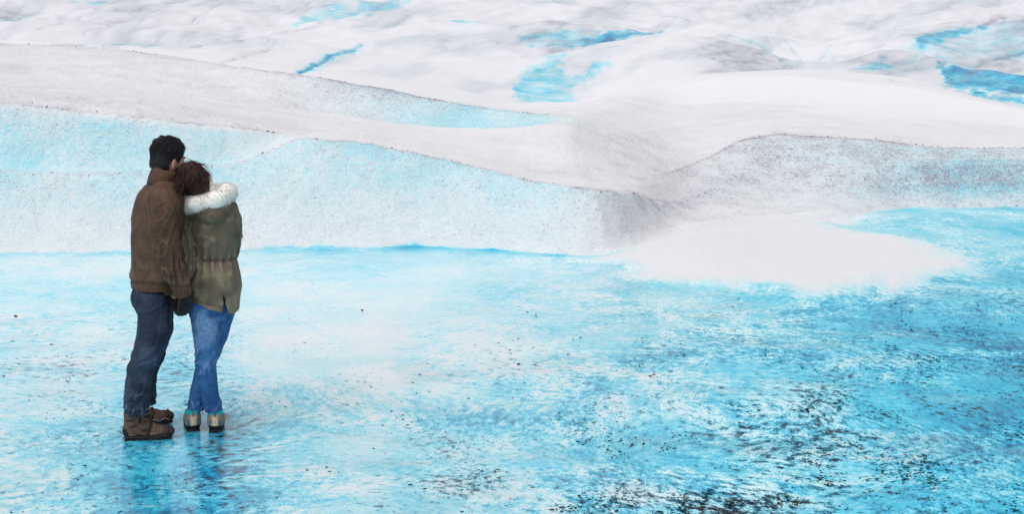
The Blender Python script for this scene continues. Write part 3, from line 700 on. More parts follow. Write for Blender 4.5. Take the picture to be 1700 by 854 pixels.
# ================================================================== CLOTH, LEATHER, HAIR MATERIALS
def cloth(name, c0, c1, rough=.8, weave=900, fade=None, sheen=.0, big=7):
    N = NT(name); co = N.coord('Object')
    n1 = N.noise(co, big, 4, .6); n2 = N.noise(co, 60, 3, .6)
    f = N.math('ADD', N.math('MULTIPLY', n1, .7), N.math('MULTIPLY', n2, .3))
    col = N.mix(N.rng(f, .36, .64), c0, c1)
    if fade is not None:
        col = N.mix(N.math('MULTIPLY', N.attr('wear_highlight'), N.rng(n2, .3, .7, .6, 1.0)), col, fade)
    N.set(Base_Color=col, Roughness=rough)
    N.put(N.b.inputs['Sheen Weight'], sheen); N.put(N.b.inputs['Sheen Roughness'], .5)
    N.b.inputs['Specular IOR Level'].default_value = .18
    wv_ = N.math('ADD', N.math('MULTIPLY', N.noise(co, weave, 1, .5), .25), N.math('MULTIPLY', N.noise(co, 45, 4, .65), 1.0))
    N.bump(wv_, .5, .004)
    return N.m
def plain(name, c0, c1=None, rough=.6, scale=40, bump=.0, spec=.4, metal=0.0):
    N = NT(name); co = N.coord('Object'); n1 = N.noise(co, scale, 4, .6)
    N.set(Base_Color=N.mix(N.rng(n1, .35, .65), c0, c1 or tuple(min(1, x * 1.5) for x in c0)), Roughness=rough, Metallic=metal)
    N.b.inputs['Specular IOR Level'].default_value = spec
    if bump: N.bump(n1, .5, bump)
    return N.m
def vcol(name, rough=.7, spec=.35, scale=70, bump=.001):
    N = NT(name); co = N.coord('Object'); n1 = N.noise(co, scale, 4, .65)
    c = N.mix(N.rng(n1, .35, .65, 0, .35), N.acol('col'), (.02, .02, .02))
    N.set(Base_Color=c, Roughness=rough); N.b.inputs['Specular IOR Level'].default_value = spec
    N.bump(n1, .5, bump); return N.m
def hairmat(name, c0, c1, rough=.45):
    N = NT(name); N.set(Base_Color=N.mix(N.attr('rnd'), c0, c1), Roughness=rough); N.b.inputs['Specular IOR Level'].default_value = .35
    return N.m
M_SKIN = NT('skin'); _c = M_SKIN.coord('Object')
M_SKIN.set(Base_Color=M_SKIN.mix(M_SKIN.rng(M_SKIN.noise(_c, 45, 4), .35, .65), (.50, .25, .17), (.60, .33, .24)), Roughness=.5)
M_SKIN.put(M_SKIN.b.inputs['Subsurface Weight'], .08); M_SKIN.b.inputs['Subsurface Radius'].default_value = (.01, .004, .002)
M_SKIN = M_SKIN.m
M_BROWN = cloth('brown_waxed_cotton', (.055, .029, .017), (.098, .055, .034), .6, sheen=.0, fade=(.17, .11, .075))
M_OLIVE = cloth('olive_parka_cotton', (.108, .089, .061), (.155, .128, .090), .7, sheen=.0, fade=(.44, .36, .25))
M_DENIM = cloth('dark_denim', (.014, .022, .042), (.028, .044, .078), .8, fade=(.11, .16, .25))
M_BLUED = cloth('blue_denim', (.020, .080, .23), (.050, .155, .36), .8, fade=(.30, .50, .74))
M_STITCH = plain('stitching', (.06, .065, .085), rough=.8)
M_SEAM_B = plain('brown_seam', (.034, .021, .014), rough=.8)
M_SEAM_O = plain('olive_seam', (.05, .042, .028), rough=.8)
M_GLOVE = cloth('dark_knit', (.008, .008, .010), (.022, .020, .022), .9, sheen=.1, big=40)
M_RUB = plain('black_rubber', (.006, .006, .007), (.02, .019, .019), .55, 90, .002)
M_LACE = plain('lace_cord', (.16, .12, .10), rough=.8)
M_STEEL = plain('steel_chain', (.35, .36, .38), rough=.35, metal=.9)
M_FUR = hairmat('cream_fur', (.86, .83, .77), (.95, .94, .91), .7)
def furmat(name, c0, c1):
    N = NT(name); c = N.mix(N.attr('rnd'), c0, c1); N.set(Base_Color=c, Roughness=.8); N.b.inputs['Specular IOR Level'].default_value = .1
    tr = N.n.new('ShaderNodeBsdfTranslucent'); N.l.new(c, tr.inputs['Color']); mx = N.n.new('ShaderNodeMixShader'); mx.inputs[0].default_value = .5
    N.l.new(N.b.outputs[0], mx.inputs[1]); N.l.new(tr.outputs[0], mx.inputs[2]); N.l.new(mx.outputs[0], N.out.inputs['Surface']); return N.m
M_FUR = furmat('cream_fur_strands', (.93, .91, .86), (.98, .975, .96))
M_FURB = plain('fur_backing', (.93, .90, .84), (.96, .94, .89), rough=.9)
M_HAIRM = hairmat('black_hair', (.003, .003, .004), (.05, .047, .055), .35)
M_HAIRW = hairmat('auburn_hair', (.006, .0035, .0035), (.085, .034, .027), .38)
M_BOOT = vcol('boot_leather', .72, .3); M_SHOE = vcol('shoe_suede', .85, .2)

def thing(name, label, cat, loc, group=None):
    o = bpy.data.objects.new(name, None); COL.objects.link(o); o.location = tuple(map(float, loc)); o.empty_display_size = .2
    o['label'] = label; o['category'] = cat
    if group: o['group'] = group
    bpy.context.view_layer.update(); return o

def bvh_of(V, F): return BVHTree.FromPolygons([tuple(v) for v in V], [tuple(int(i) for i in f) for f in F])
def cast(bvh, px, py):
    t, s = ts(px, py); dv = Vector((float(t), 1.0, float(s))).normalized()
    h_ = bvh.ray_cast(Vector((0, 0, CAM_H)), dv); return h_[0], h_[1]
def resample(pts, n):
    P = np.array(pts, float); L = np.r_[0, np.cumsum(np.linalg.norm(np.diff(P, axis=0), axis=1))]; q = np.linspace(0, L[-1], n)
    return np.stack([np.interp(q, L, P[:, i]) for i in range(P.shape[1])], 1)
def seam(name, bvh, pix, r, mat, parent, lift=.0005, n=26):
    pts = []
    for px, py in resample(pix, n):
        hp, hn = cast(bvh, px, py)
        if hp is not None and (not pts or (np.linalg.norm(np.array(hp) - pts[-1]) < .06)): pts.append(np.array(hp) + lift * np.array(hn))
    if len(pts) < 3: print('seam missed', name, pix[0]); return None
    V, F = tube(pts, r, 4); return mesh_obj(name, V, F, mat, parent)

def head_frame(fwd_ang, tilt_side=0.0, nod=0.0):
    f = np.array([math.sin(fwd_ang), math.cos(fwd_ang), 0.0]); u = np.array([0, 0, 1.0]); r = np.cross(f, u)
    f = f * math.cos(nod) - u * math.sin(nod); u = np.cross(r, f)
    u2 = u * math.cos(tilt_side) + r * math.sin(tilt_side); r2 = np.cross(f, u2)
    return np.stack([r2, f, u2], 1)           # columns: right, forward, up
def add_head(Fd, c, M, sc=1.0):
    L = lambda x, y, z: c + M @ (np.array([x, y, z]) * sc)
    E = lambda p, r, k: Fd.ellipsoid(L(*p), np.array(r) * sc, M, k)
    E((0, -.012, .03), (.074, .094, .088), .02)
    E((0, .035, -.035), (.056, .062, .075), .03)
    E((0, .062, -.085), (.03, .03, .028), .03)          # chin
    for s in (-1, 1):
        E((s * .044, .03, -.06), (.022, .045, .035), .03)    # jaw
        E((s * .036, .072, -.018), (.022, .018, .016), .015)  # cheekbone
        E((s * .030, .086, .018), (.024, .012, .008), .012)  # brow
        E((s * .031, .080, .002), (.0125, .0125, .0115), .004)  # eye
        # ear: rim and lobe
        e0 = L(s * .076, -.008, -.002)
        for a0, a1 in zip(np.linspace(-1.2, 2.6, 7)[:-1], np.linspace(-1.2, 2.6, 7)[1:]):
            p0 = L(s * (.080 + .008 * math.cos(a0)), -.012 - .016 * math.cos(a0 - .2) * 1, -.020 + .029 * math.sin(a0)); p1 = L(s * (.080 + .008 * math.cos(a1)), -.012 - .016 * math.cos(a1 - .2), -.020 + .029 * math.sin(a1))
            Fd.capsule(p0, p1, .0066 * sc, .0066 * sc, .006)
        E((s * .077, -.004, -.044), (.006, .010, .012), .008)
        E((s * .075, -.006, -.020), (.006, .014, .022), .006)
    Fd.capsule(L(0, .092, .012), L(0, .112, -.026), .008 * sc, .013 * sc, .014)   # nose
    E((.010, .100, -.028), (.008, .010, .007), .006); E((-.010, .100, -.028), (.008, .010, .007), .006)
    E((0, .090, -.052), (.024, .010, .006), .006); E((0, .088, -.062), (.020, .010, .0065), .006)   # lips
def in_head(V, c, M, sc=1.0): return ((V - c) @ M) / sc

def hand(Fd, wrist, fdir, pdir, curl, sc=1.0, side=1, k=.006, thumb_curl=.6, grow=1.0):
    """palm and five fingers. fdir: towards the fingertips, pdir: out of the palm; side +1: thumb towards fdir x pdir"""
    fdir = fdir / np.linalg.norm(fdir); pdir = pdir - fdir * (pdir @ fdir); pdir /= np.linalg.norm(pdir); ac = np.cross(fdir, pdir) * side
    W_ = lambda f, a, p: wrist + sc * (f * fdir + a * ac + p * pdir)
    g = .0092 * sc * grow
    for a in (-.028, -.010, .010, .028): Fd.capsule(W_(.0, a * .7, 0), W_(.085 - abs(a) * .25, a, 0), .016 * sc * grow, .0125 * sc * grow, .012)
    for a, ln in zip((.030, .010, -.010, -.029), (.072, .082, .076, .060)):
        p = W_(.085 - abs(a) * .25, a, 0); ang = 0.0
        for q, fr_ in enumerate((.45, .32, .27)):
            ang += curl * (1.0, 1.15, .8)[q]; dv_ = math.cos(ang) * fdir + math.sin(ang) * pdir + ac * a * 1.2
            p2 = p + dv_ * ln * fr_ * sc; Fd.capsule(p, p2, g * (1 - .06 * q), g * (.94 - .06 * q), .003 if q else .006); p = p2
    p = W_(.022, .026, .006); dv_ = .62 * fdir + .55 * ac + .45 * pdir
    for q, ln in enumerate((.038, .032, .026)):
        dv_ = dv_ / np.linalg.norm(dv_); p2 = p + dv_ * ln * sc; Fd.capsule(p, p2, g * 1.15 - .0006 * q, g * 1.08 - .0006 * q, .008 if q == 0 else .003); p = p2
        dv_ = dv_ + thumb_curl * (.5 * pdir - .35 * ac)

def boot(name, parent, heel, toe, L, style, mats, shaft=.16, wid=.050, clip_top=None):
    """one shoe from heel to toe point on the ground; parts: upper, sole, laces ..."""
    heel, toe = np.array(heel, float), np.array(toe, float); f = toe - heel; f[2] = 0; f /= np.linalg.norm(f); r = np.array([f[1], -f[0], 0]); u = np.array([0, 0, 1.0])
    M = np.stack([f, r, u], 1); o = heel.copy(); o[2] = heel[2]
    W_ = lambda x, y, z: o + M @ np.array([x * L, y, z])
    lo = np.minimum(heel, toe) - .1; hi = np.maximum(heel, toe) + .1; lo[2] = heel[2] - .01; hi[2] = heel[2] + shaft + .06
    U = Field(lo, hi, .0045)
    U.ellipsoid(W_(.17, 0, .055), (.055, wid * .86, .056), M, .02)
    U.capsule(W_(.2, 0, .040), W_(.6, 0, .038), wid * .84, wid * .86, .02)
    U.capsule(W_(.19, 0, .07), W_(.185, 0, shaft), wid * .86, wid * .98, .03)
    U.capsule(W_(.30, 0, .085), W_(.56, 0, .058), wid * .80, wid * .82, .03)
    U.ellipsoid(W_(.72, .003, .046), (.085, wid * .98, .036), M, .03)
    U.ellipsoid(W_(.86, .002, .042), (.045, wid * .82, .032), M, .025)
    top = heel[2] + shaft; U.cut(lambda X, Y, Z: Z - top + 0 * X + 0 * Y); U.cut(lambda X, Y, Z: heel[2] + .020 - Z + 0 * X + 0 * Y)
    V, F = U.mesh(); V = relax(V, F, 1)
    loc = (V - o) @ M; x, y, z = loc[:, 0] / L, loc[:, 1], loc[:, 2]
    rnd = fbm(V * 60, 2) * .004
    col = np.zeros((len(V), 3))
    if style == 'boot':
        col[:] = (.125, .074, .05)
        dkp = (.03, .02, .016)
        def patch(cx, cz, hx, hz, rot):
            a = (x - cx) * L; b_ = z - cz; aa = a * math.cos(rot) + b_ * math.sin(rot); bb = -a * math.sin(rot) + b_ * math.cos(rot)
            return (np.abs(aa) < hx + rnd) & (np.abs(bb) < hz + rnd)
        for m_ in (patch(.16, .128, .022, .006, .05), patch(.22, .092, .024, .007, .35), patch(.46, .066, .026, .012, .1), patch(.36, .118, .012, .016, .5)): col[m_] = dkp
        m_ = (x > .66) & (z < .034 + .10 * (x - .66)) | (x > .80); col[m_] = (.05, .035, .030)
        col[(x > .56) & (x < .68) & (z > .030) & (z < .05)] = (.33, .15, .07)
        col[(z < .036 + .004 * np.sin(x * 22)) & (x > .12)] = (.014, .011, .010); col[(z < .044) & (z > .033) & (x > .05) & (x < .2)] = (.22, .19, .15); col[(x < .10) & (z < .060)] = (.008, .008, .008); col[(x < .16 - z) & (z < .075)] = (.008, .008, .008)
        col[(x > .34) & (np.abs(y) < .016) & (z > .055)] = (.035, .024, .02)
    else:
        col[:] = (.30, .24, .18)                       # grey-tan mesh
        col[(np.abs(y) < .017) & (x < .3) & (z > .035)] = (.68, .50, .34)
        col[(np.abs(y) > .020 + rnd) & (np.abs(y) < .036) & (x < .25) & (z > .034) & (z < .080)] = (.02, .20, .33)
        col[(np.abs(y) > .021) & (np.abs(y) < .0235)] = (.34, .30, .22)
        col[(z > shaft - .022)] = (.012, .46, .56)
        col[(np.abs(y) < .005) & (x < .3) & (z > shaft - .030)] = (.25, .20, .10)
        col[(z < .042 - .02 * x) & (x < .35)] = (.010, .009, .009); col[(x > .75)] = (.02, .02, .022); col[(z < .028)] = (.012, .011, .011)
    up = mesh_obj('boot' if style == 'boot' else 'shoe', V, F, mats, parent, attrs=dict(col=col))
    # sole with a heel break and lugs
    n_ = 44; outl = []
    for i in range(n_):
        a = 2 * math.pi * i / n_; cx_ = .5 + .5 * math.cos(a) * 1.0
        wv_ = wid * (.80 + .22 * math.exp(-((cx_ - .74) / .22) ** 2) - .06 * math.exp(-((cx_ - .42) / .15) ** 2))
        outl.append((cx_ * 1.0, math.copysign(abs(math.sin(a)) ** .72, math.sin(a)) * wv_ * 1.04))
    Vs = []; Fs = []
    prof = [(.93, .004), (.965, .010), (.975, .018), (.96, .025), (.93, .030)]
    for sc_, zz in prof:
        for (ax, ay) in outl:
            spring = .020 * max(0, ax - .72) ** 1.5 * 6
            Vs.append(W_(.5 + (ax - .5) * sc_, ay * sc_, zz + spring * .5 + (.010 if (style == 'shoe' and ax < .25 and zz > .03) else 0)))
    for k_ in range(len(prof) - 1):
        for i in range(n_): Fs.append((k_ * n_ + i, k_ * n_ + (i + 1) % n_, (k_ + 1) * n_ + (i + 1) % n_, (k_ + 1) * n_ + i))
    Fs.append(tuple(range(n_ - 1, -1, -1))); Fs.append(tuple((len(prof) - 1) * n_ + i for i in range(n_)))
    so = mesh_obj('sole', np.array(Vs), Fs, M_RUB, up, smooth=False)
    lug = []
    for i, ax in enumerate(np.linspace(.06, .94, 11)):
        for s in (-1, 1):
            wv_ = wid * (.80 + .22 * math.exp(-((ax - .74) / .22) ** 2)) * .62
            sp_ = .020 * max(0, ax - .72) ** 1.5 * 3
            bxs = [W_(ax + dx, s * (wv_ + dy), dz + sp_) for dz in (0, .012) for dx, dy in ((-.028, -.016), (.028, -.016), (.028, .016), (-.028, .016))]
            lug.append((bxs, [(3, 2, 1, 0), (4, 5, 6, 7), (0, 1, 5, 4), (1, 2, 6, 5), (2, 3, 7, 6), (3, 0, 4, 7)]))
    Vl, Fl = join(lug); mesh_obj('tread', Vl, Fl, M_RUB, up, smooth=False)
    return up, (V, F), W_
# ================================================================== PERSON IN THE BROWN JACKET
YM = 8.66
def MP(px, py, yo=0.0): return at(px, py, YM + yo)
def ch(f, pts): return [(*f(a, b, c), r) for a, b, c, r in pts]
man_heel = on_ground(205, 729); man_heel[1] = 8.47; man_heel[0] = at(205, 729, 8.47)[0]
man_toe = man_heel + np.array([.295, .055, 0])
foot2_toe = on_ground(286, 701); foot2_heel = foot2_toe - np.array([.265, .13, 0])
man = thing('person', 'person in brown collared jacket, dark jeans and brown boots, seen from behind', 'person', ((man_heel[0] + man_toe[0]) / 2, YM, 0), 'couple standing on the frozen pool')
AM = math.radians(52)
m_tor = [(MP(x, y)[2], MP(x, y)[0], YM, A, B) for y, x, A, B in ((486,257,.170,.128),(466,257,.174,.131),(430,258,.177,.132),(390,260,.190,.138),(352,263,.203,.140),(328,267,.190,.124),(314,270,.150,.100),(303,272,.085,.075))]
m_armR = ch(MP, ((271,336,-.165,.086),(271,352,-.185,.090),(272,378,-.205,.088),(277,410,-.215,.082),(288,445,-.205,.071),(300,474,-.18,.058),(306,491,-.165,.050)))
m_armL = ch(MP, ((252,333,.15,.082),(250,372,.20,.085),(258,408,.25,.078),(282,428,.24,.066),(300,440,.17,.054)))
m_legR = ch(MP, ((256,500,-.06,.104),(256,545,-.09,.097),(244,590,-.13,.086),(233,614,-.155,.077),(230,638,-.175,.075),(228,658,-.185,.075),(227,674,-.19,.069),(228,687,-.19,.066)))
m_legL = ch(MP, ((262,500,.08,.100),(262,545,.11,.092),(252,590,.155,.074),(242,625,.19,.064),(241,655,.21,.062),(244,672,.215,.058)))
# --- body
hc = MP(280, 265, .05); HM = head_frame(math.radians(42), .10, .05)
Bm = Field((-2.62, 8.2, 0.02), (-1.85, 9.2, 1.9), .0065)
add_head(Bm, hc, HM)
Bm.capsule(hc + HM @ np.array([0, -.025, -.05]), MP(270, 310, .02), .056, .068, .03)
Bm.loft([(z, x, y, a * (.62 if z < .97 else .80), b * (.6 if z < .97 else .76)) for z, x, y, a, b in m_tor], AM, .04)
shr = lambda c, d: [(*p[:3], max(p[3] - d, .028)) for p in c]
Bm.chain(shr(m_armR, .03)); Bm.chain(shr(m_armL, .03)); Bm.chain(shr(m_legR[:-2], .030)); Bm.chain(shr(m_legL[:-1], .030)); Bm.capsule(m_legR[-3][:3], man_heel * .78 + man_toe * .22 + np.array([0, 0, .09]), .03, .028); Bm.capsule(m_legL[-2][:3], foot2_heel * .78 + foot2_toe * .22 + np.array([0, 0, .09]), .03, .028)
Bm.ellipsoid(MP(258, 490), (.095, .095, .09), k=.05)
V, F = Bm.mesh(); mesh_obj('body', relax(V, F, 1), F, M_SKIN, man)
# --- jacket
Jm = Field((-2.56, 8.28, .80), (-1.86, 9.12, 1.66), .0045)
Jm.loft(m_tor, AM, .02, 2.25)
Jm.chain(m_armR, .012); Jm.chain(m_armL, .03)
Jm.capsule(MP(270, 318, .0)[:3], m_armR[0][:3], .075, .082, .05)
Jm.capsule(MP(264, 318, .03)[:3], m_armL[0][:3], .07, .078, .05)
zh = MP(257, 480)[2]
Jm.cut(lambda X, Y, Z: np.minimum(zh - Z + 0 * X + 0 * Y, 9.0) * np.where((X < MP(281, 470)[0]) | (Y > 8.55), 1.0, -0.0) - np.where((X < MP(281, 470)[0]) | (Y > 8.55), 0, 1.0))
cuffp = np.array(m_armR[-1][:3]); cd = cuffp - np.array(m_armR[-2][:3]); cd /= np.linalg.norm(cd)
Jm.cut(lambda X, Y, Z: np.where((X > MP(281, 470)[0]) & (Y < 8.60) & (Z < cuffp[2] + .12), (X - cuffp[0]) * cd[0] + (Y - cuffp[1]) * cd[1] + (Z - cuffp[2]) * cd[2], -1.0))
V, F = Jm.mesh(); V = relax(V, F, 2)
def jacket_folds(V, F, arms, tor_amp, arm_amp, seed, bunch):
    N_ = vnormals(V, F); dsp = np.zeros(len(V)); best = np.full(len(V), .022)
    for a in arms:
        S, TH, dd = limb_coords(V, a); m_ = dd < best
        r1 = ridged(np.stack([S * 11 + 1.6 * np.sin(TH + seed), np.cos(TH) * 1.1 + seed, np.sin(TH) * 1.1], 1), 1.6)
        r2 = ridged(np.stack([S * 25 + 1.8 * np.cos(TH), np.cos(TH) * 2, np.sin(TH) * 2 + seed], 1), 1.5)
        bn = sum(w * np.exp(-((S - s0) / w0) ** 2) for s0, w0, w in bunch)
        dsp = np.where(m_, arm_amp * ((r1 - .45) + .28 * (r2 - .4)) * (.5 + bn), dsp)
    tor = dsp == 0
    q = V.copy()
    r1 = ridged(np.stack([q[:, 0] * 7 + q[:, 2] * 3, q[:, 1] * 5, q[:, 2] * 7 - q[:, 0] * 4 + seed], 1), 1.4)
    r2 = ridged(np.stack([q[:, 0] * 15, q[:, 1] * 10, q[:, 2] * 10 + seed], 1), 1.4)
    return N_, np.where(tor, tor_amp * ((r1 - .4) + .4 * (r2 - .4)), dsp)
N_, dsp = jacket_folds(V, F, [m_armR, m_armL], .0055, .0095, 2.3, ((.26, .07, .8), (.40, .05, .9), (.10, .06, .3)))
low = sstep(zh + .30, zh + .06, V[:, 2]); dsp *= np.where(dsp != 0, .75 + .6 * low, 1)
# hem band drawn in, bloused above
hb = np.exp(-((V[:, 2] - (zh + .052)) / .010) ** 2); dsp -= .006 * hb; dsp += .005 * np.exp(-((V[:, 2] - (zh + .085)) / .03) ** 2)
V = V + N_ * dsp[:, None]
wear_highlight = np.clip(sstep(.0005, .006, dsp) * .55 + .25 * sstep(1.36, 1.5, V[:, 2]) * sstep(-.1, .25, fbm(V * 9, 2)), 0, 1)  # fold ridges lightened as painted highlights, shoulders paler in patches
jacket = mesh_obj('jacket', V, F, M_BROWN, man, attrs=dict(wear_highlight=wear_highlight))
jb = bvh_of(V, F)
seam('hem_seam', jb, ((217,467),(230,468),(250,468.5),(270,469),(282,468)), .0014, M_SEAM_B, jacket)
# --- stand collar: a leaning band round the neck
def band_ring(c, M, rx, ry, hgt, thick, flare, n=56, gap=0.5, rows=7, wav=.0):
    Vr, Fr = [], []
    for k_ in range(rows):
        t = k_ / (rows - 1)
        for j in range(n):
            a = math.pi / 2 + gap / 2 + (2 * math.pi - gap) * j / (n - 1)
            rr_ = 1 + flare * t + .05 * math.sin(math.pi * t) + wav * math.sin(a * 5 + 3 * t)
            Vr.append(c + M @ np.array([rx * rr_ * math.cos(a), ry * rr_ * math.sin(a), hgt * t + .004 * math.sin(3 * a)]))
    base = np.array(Vr).reshape(rows, n, 3); ctr = c
    inner = base - thick * ((base - ctr) * np.array([1, 1, 0])) / (np.linalg.norm((base - ctr)[..., :2], axis=-1, keepdims=True) + 1e-9)
    A = np.concatenate([base, inner[::-1]], 0); R_ = len(A); idx_ = np.arange(R_ * n).reshape(R_, n); fs_ = []
    for i in range(R_):
        i2 = (i + 1) % R_
        for j in range(n - 1): fs_.append((idx_[i, j], idx_[i, j + 1], idx_[i2, j + 1], idx_[i2, j]))
    for j in (0, n - 1):
        for i in range(rows - 1):
            q_ = (idx_[i, j], idx_[i + 1, j], idx_[R_ - 2 - i, j], idx_[R_ - 1 - i, j]); fs_.append(q_ if j == 0 else q_[::-1])
    return A.reshape(-1, 3), fs_
CM = head_frame(AM, .06, .30)
Vc, Fc = band_ring(MP(269, 312, .0), CM, .088, .096, .112, .013, -.07, gap=.5)
collar = mesh_obj('collar', Vc + .0025 * fbm(Vc * 25, 2)[:, None], Fc, M_BROWN, man, attrs=dict(wear_highlight=np.zeros(len(Vc))))
# --- jeans
def make_jeans(legs, pelv, zc, zw, h_, bounds, seed, amp, knee, k=.02):
    J = Field(*bounds, h_)
    for lg in legs: J.chain(lg, k)
    for c, r in pelv: J.ellipsoid(c, r, k=.04)
    for lg in legs:
        e = np.array(lg[-1][:3]); dv_ = np.array([0, 0, -1.0])
        J.cut(lambda X, Y, Z, e=e, r=lg[-1][3]: np.where((X - e[0]) ** 2 + (Y - e[1]) ** 2 < (r + .03) ** 2, (e[2] - Z) + 0 * X + 0 * Y, -1.0), e - .12, e + .12)
    J.cut(lambda X, Y, Z: Z - zw + 0 * X + 0 * Y)
    V, F = J.mesh(); V = relax(V, F, 2); N_ = vnormals(V, F); dsp = np.zeros(len(V)); best = np.full(len(V), .05)
    for q, lg in enumerate(legs):
        S, TH, dd = limb_coords(V, lg); m_ = dd < best; best = np.where(m_, dd, best); Lt = S.max()
        bn = sum(w * np.exp(-((S - s0) / w0) ** 2) for s0, w0, w in knee)
        r1 = ridged(np.stack([S * 15 + 1.2 * np.sin(TH + seed + q), np.cos(TH) * 1.0 + seed, np.sin(TH) * 1.0 + q * 3.1], 1), 1.5)
        r2 = ridged(np.stack([S * 36 + 1.4 * np.cos(TH + q), np.cos(TH) * 1.8, np.sin(TH) * 1.8 + seed], 1), 1.4)
        dsp = np.where(m_, amp * ((r1 - .45) + .5 * (r2 - .4)) * (.22 + bn), dsp)
    V = V + N_ * dsp[:, None]
    return V, F, dsp
zw = MP(257, 462)[2]
V, F, dsp = make_jeans([m_legR, m_legL], [(MP(252, 494, .0), (.126, .130, .115))], 0, zw, .0045, ((-2.58, 8.3, .08), (-1.98, 9.1, 1.0)), 1.7, .009, ((.34, .06, .9), (.60, .05, .9), (.68, .05, 1.1), (.02, .07, .4)))
wear_highlight = np.clip(.55 * sstep(.0015, .008, dsp) + .22 * sstep(0, .3, fbm(V * 7, 2)), 0, 1)
jeans = mesh_obj('jeans', V, F, M_DENIM, man, attrs=dict(wear_highlight=wear_highlight)); jbv = bvh_of(V, F)
seam('back_pocket', jbv, ((252,484),(250.5,505),(248,515),(238,518.5),(228,515),(222,503)), .0011, M_STITCH, jeans)
seam('side_seam', jbv, ((268,484),(267,505),(266,535),(262,565),(254,592),(243,620),(238,650),(236,676)), .0011, M_STITCH, jeans)
for (xa, ya), (xb, yb), rr_ in (((214,679),(246,681),.0016),): seam('hem_stitch', jbv, ((208,679),(220,681),(235,681),(246,679)), .0012, M_STITCH, jeans)
# --- boots
bt, bm1, BW = boot('boot', man, man_heel, man_toe, .30, 'boot', M_BOOT, .175, .052)
def boot_trim(up, msh, W_, chain=True):
    b = bvh_of(*msh)
    def ring(x0, tilt, w, name, mat, lift=.003, lo_=.02, hi_=2.9):
        pts = []
        for a in np.linspace(-.25, math.pi + .25, 22):
            o_ = np.array(W_(x0 + tilt * math.sin(a), 0, .045)); tgt = np.array(W_(x0 + tilt * math.sin(a), 1.0 * math.cos(a), .045 + 1.0 * math.sin(a)))
            dv_ = Vector(tgt - o_).normalized(); st = Vector(o_) + dv_ * .3; hp, hn, _, _ = b.ray_cast(st, -dv_)
            if hp is not None: pts.append(np.array(hp) + lift * np.array(hn))
        V_, F_ = tube(pts, w, 6); return mesh_obj(name, V_, F_, mat, up)
    ring(.50, .07, .0075, 'cleat_strap', M_RUB)
    ring(.90, .0, .0055, 'cleat_strap', M_RUB)
    for s in (-1, 1):           # rubber cleat runs along the side above the sole
        pts = [W_(x, s * (.052 + .004 * math.sin(x * 9)), .026 + .012 * max(0, x - .7)) for x in np.linspace(.0, .95, 14)]
        V_, F_ = tube(pts, .0045, 5); mesh_obj('cleat_rail', V_, F_, M_RUB, up)
        for i, x in enumerate(np.linspace(.34, .58, 5)):   # lace crossings
            pass
    prev = None
    for i, x in enumerate(np.linspace(.30, .60, 6)):
        pts = []
        for y_ in np.linspace(-.030, .030, 7):
            st = Vector(W_(x + (.03 if i % 2 else -.03) * y_ / .03, y_, .30)); hp, hn, _, _ = b.ray_cast(st, Vector((0, 0, -1)))
            if hp is not None: pts.append(np.array(hp) + .002 * np.array(hn))
        if len(pts) > 3: V_, F_ = tube(pts, .0021, 5); mesh_obj('lace', V_, F_, M_LACE, up)
    # loose loop of lace on the near side
    lp = []
    for a in np.linspace(0, 2 * math.pi, 18):
        st = Vector(W_(.42 + .055 * math.cos(a) + .02 * math.sin(a), .25, .100 + .026 * math.sin(a))); d0 = Vector(W_(.42, 0, .1)) - Vector(W_(.42, .25, .1))
        hp, hn, _, _ = b.ray_cast(st, d0.normalized())
        if hp is not None: lp.append(np.array(hp) + .003 * np.array(hn))
    if len(lp) > 4: V_, F_ = tube(lp, .0019, 5); mesh_obj('lace', V_, F_, M_LACE, up)
    for x, z in ((.27, .148), (.30, .128), (.33, .150), (.36, .132)):       # eyelet hooks
        st = Vector(W_(x, .25, z)); d0 = Vector(W_(x, 0, z)) - st; hp, hn, _, _ = b.ray_cast(st, d0.normalized())
        if hp is not None: V_, F_ = tube([np.array(hp) - .001 * np.array(hn), np.array(hp) + .003 * np.array(hn)], .003, 8); mesh_obj('eyelet', V_, F_, M_STEEL, up)
boot_trim(bt, bm1, BW)
bt2, bm2, BW2 = boot('boot', man, foot2_heel, foot2_toe, .30, 'boot', M_BOOT, .165, .052)
boot_trim(bt2, bm2, BW2)
pts = [np.array(BW2(x, .055, .036 + .006 * math.sin(x * 26))) for x in np.linspace(.55, .92, 24)]
beads = []
for p in pts:
    V_, F_ = tube([p - np.array([.003, 0, 0]), p + np.array([.003, 0, 0])], .003, 5); beads.append((V_, F_))
Vb, Fb = join(beads); mesh_obj('cleat_chain', Vb, Fb, M_STEEL, bt2)
# --- gloved right hand
G = Field((-2.12, 8.30, .70), (-1.86, 8.70, .96), .0035)
wr = MP(306, 493, -.165)
hand(G, wr, np.array([-.10, .10, -1.0]), np.array([-.60, .75, .1]), .48, 1.0, 1, grow=1.12)
G.capsule(wr + np.array([-.012, 0, .05]), wr, .034, .031, .015)
V, F = G.mesh(); mesh_obj('glove', relax(V, F, 1), F, M_GLOVE, man)
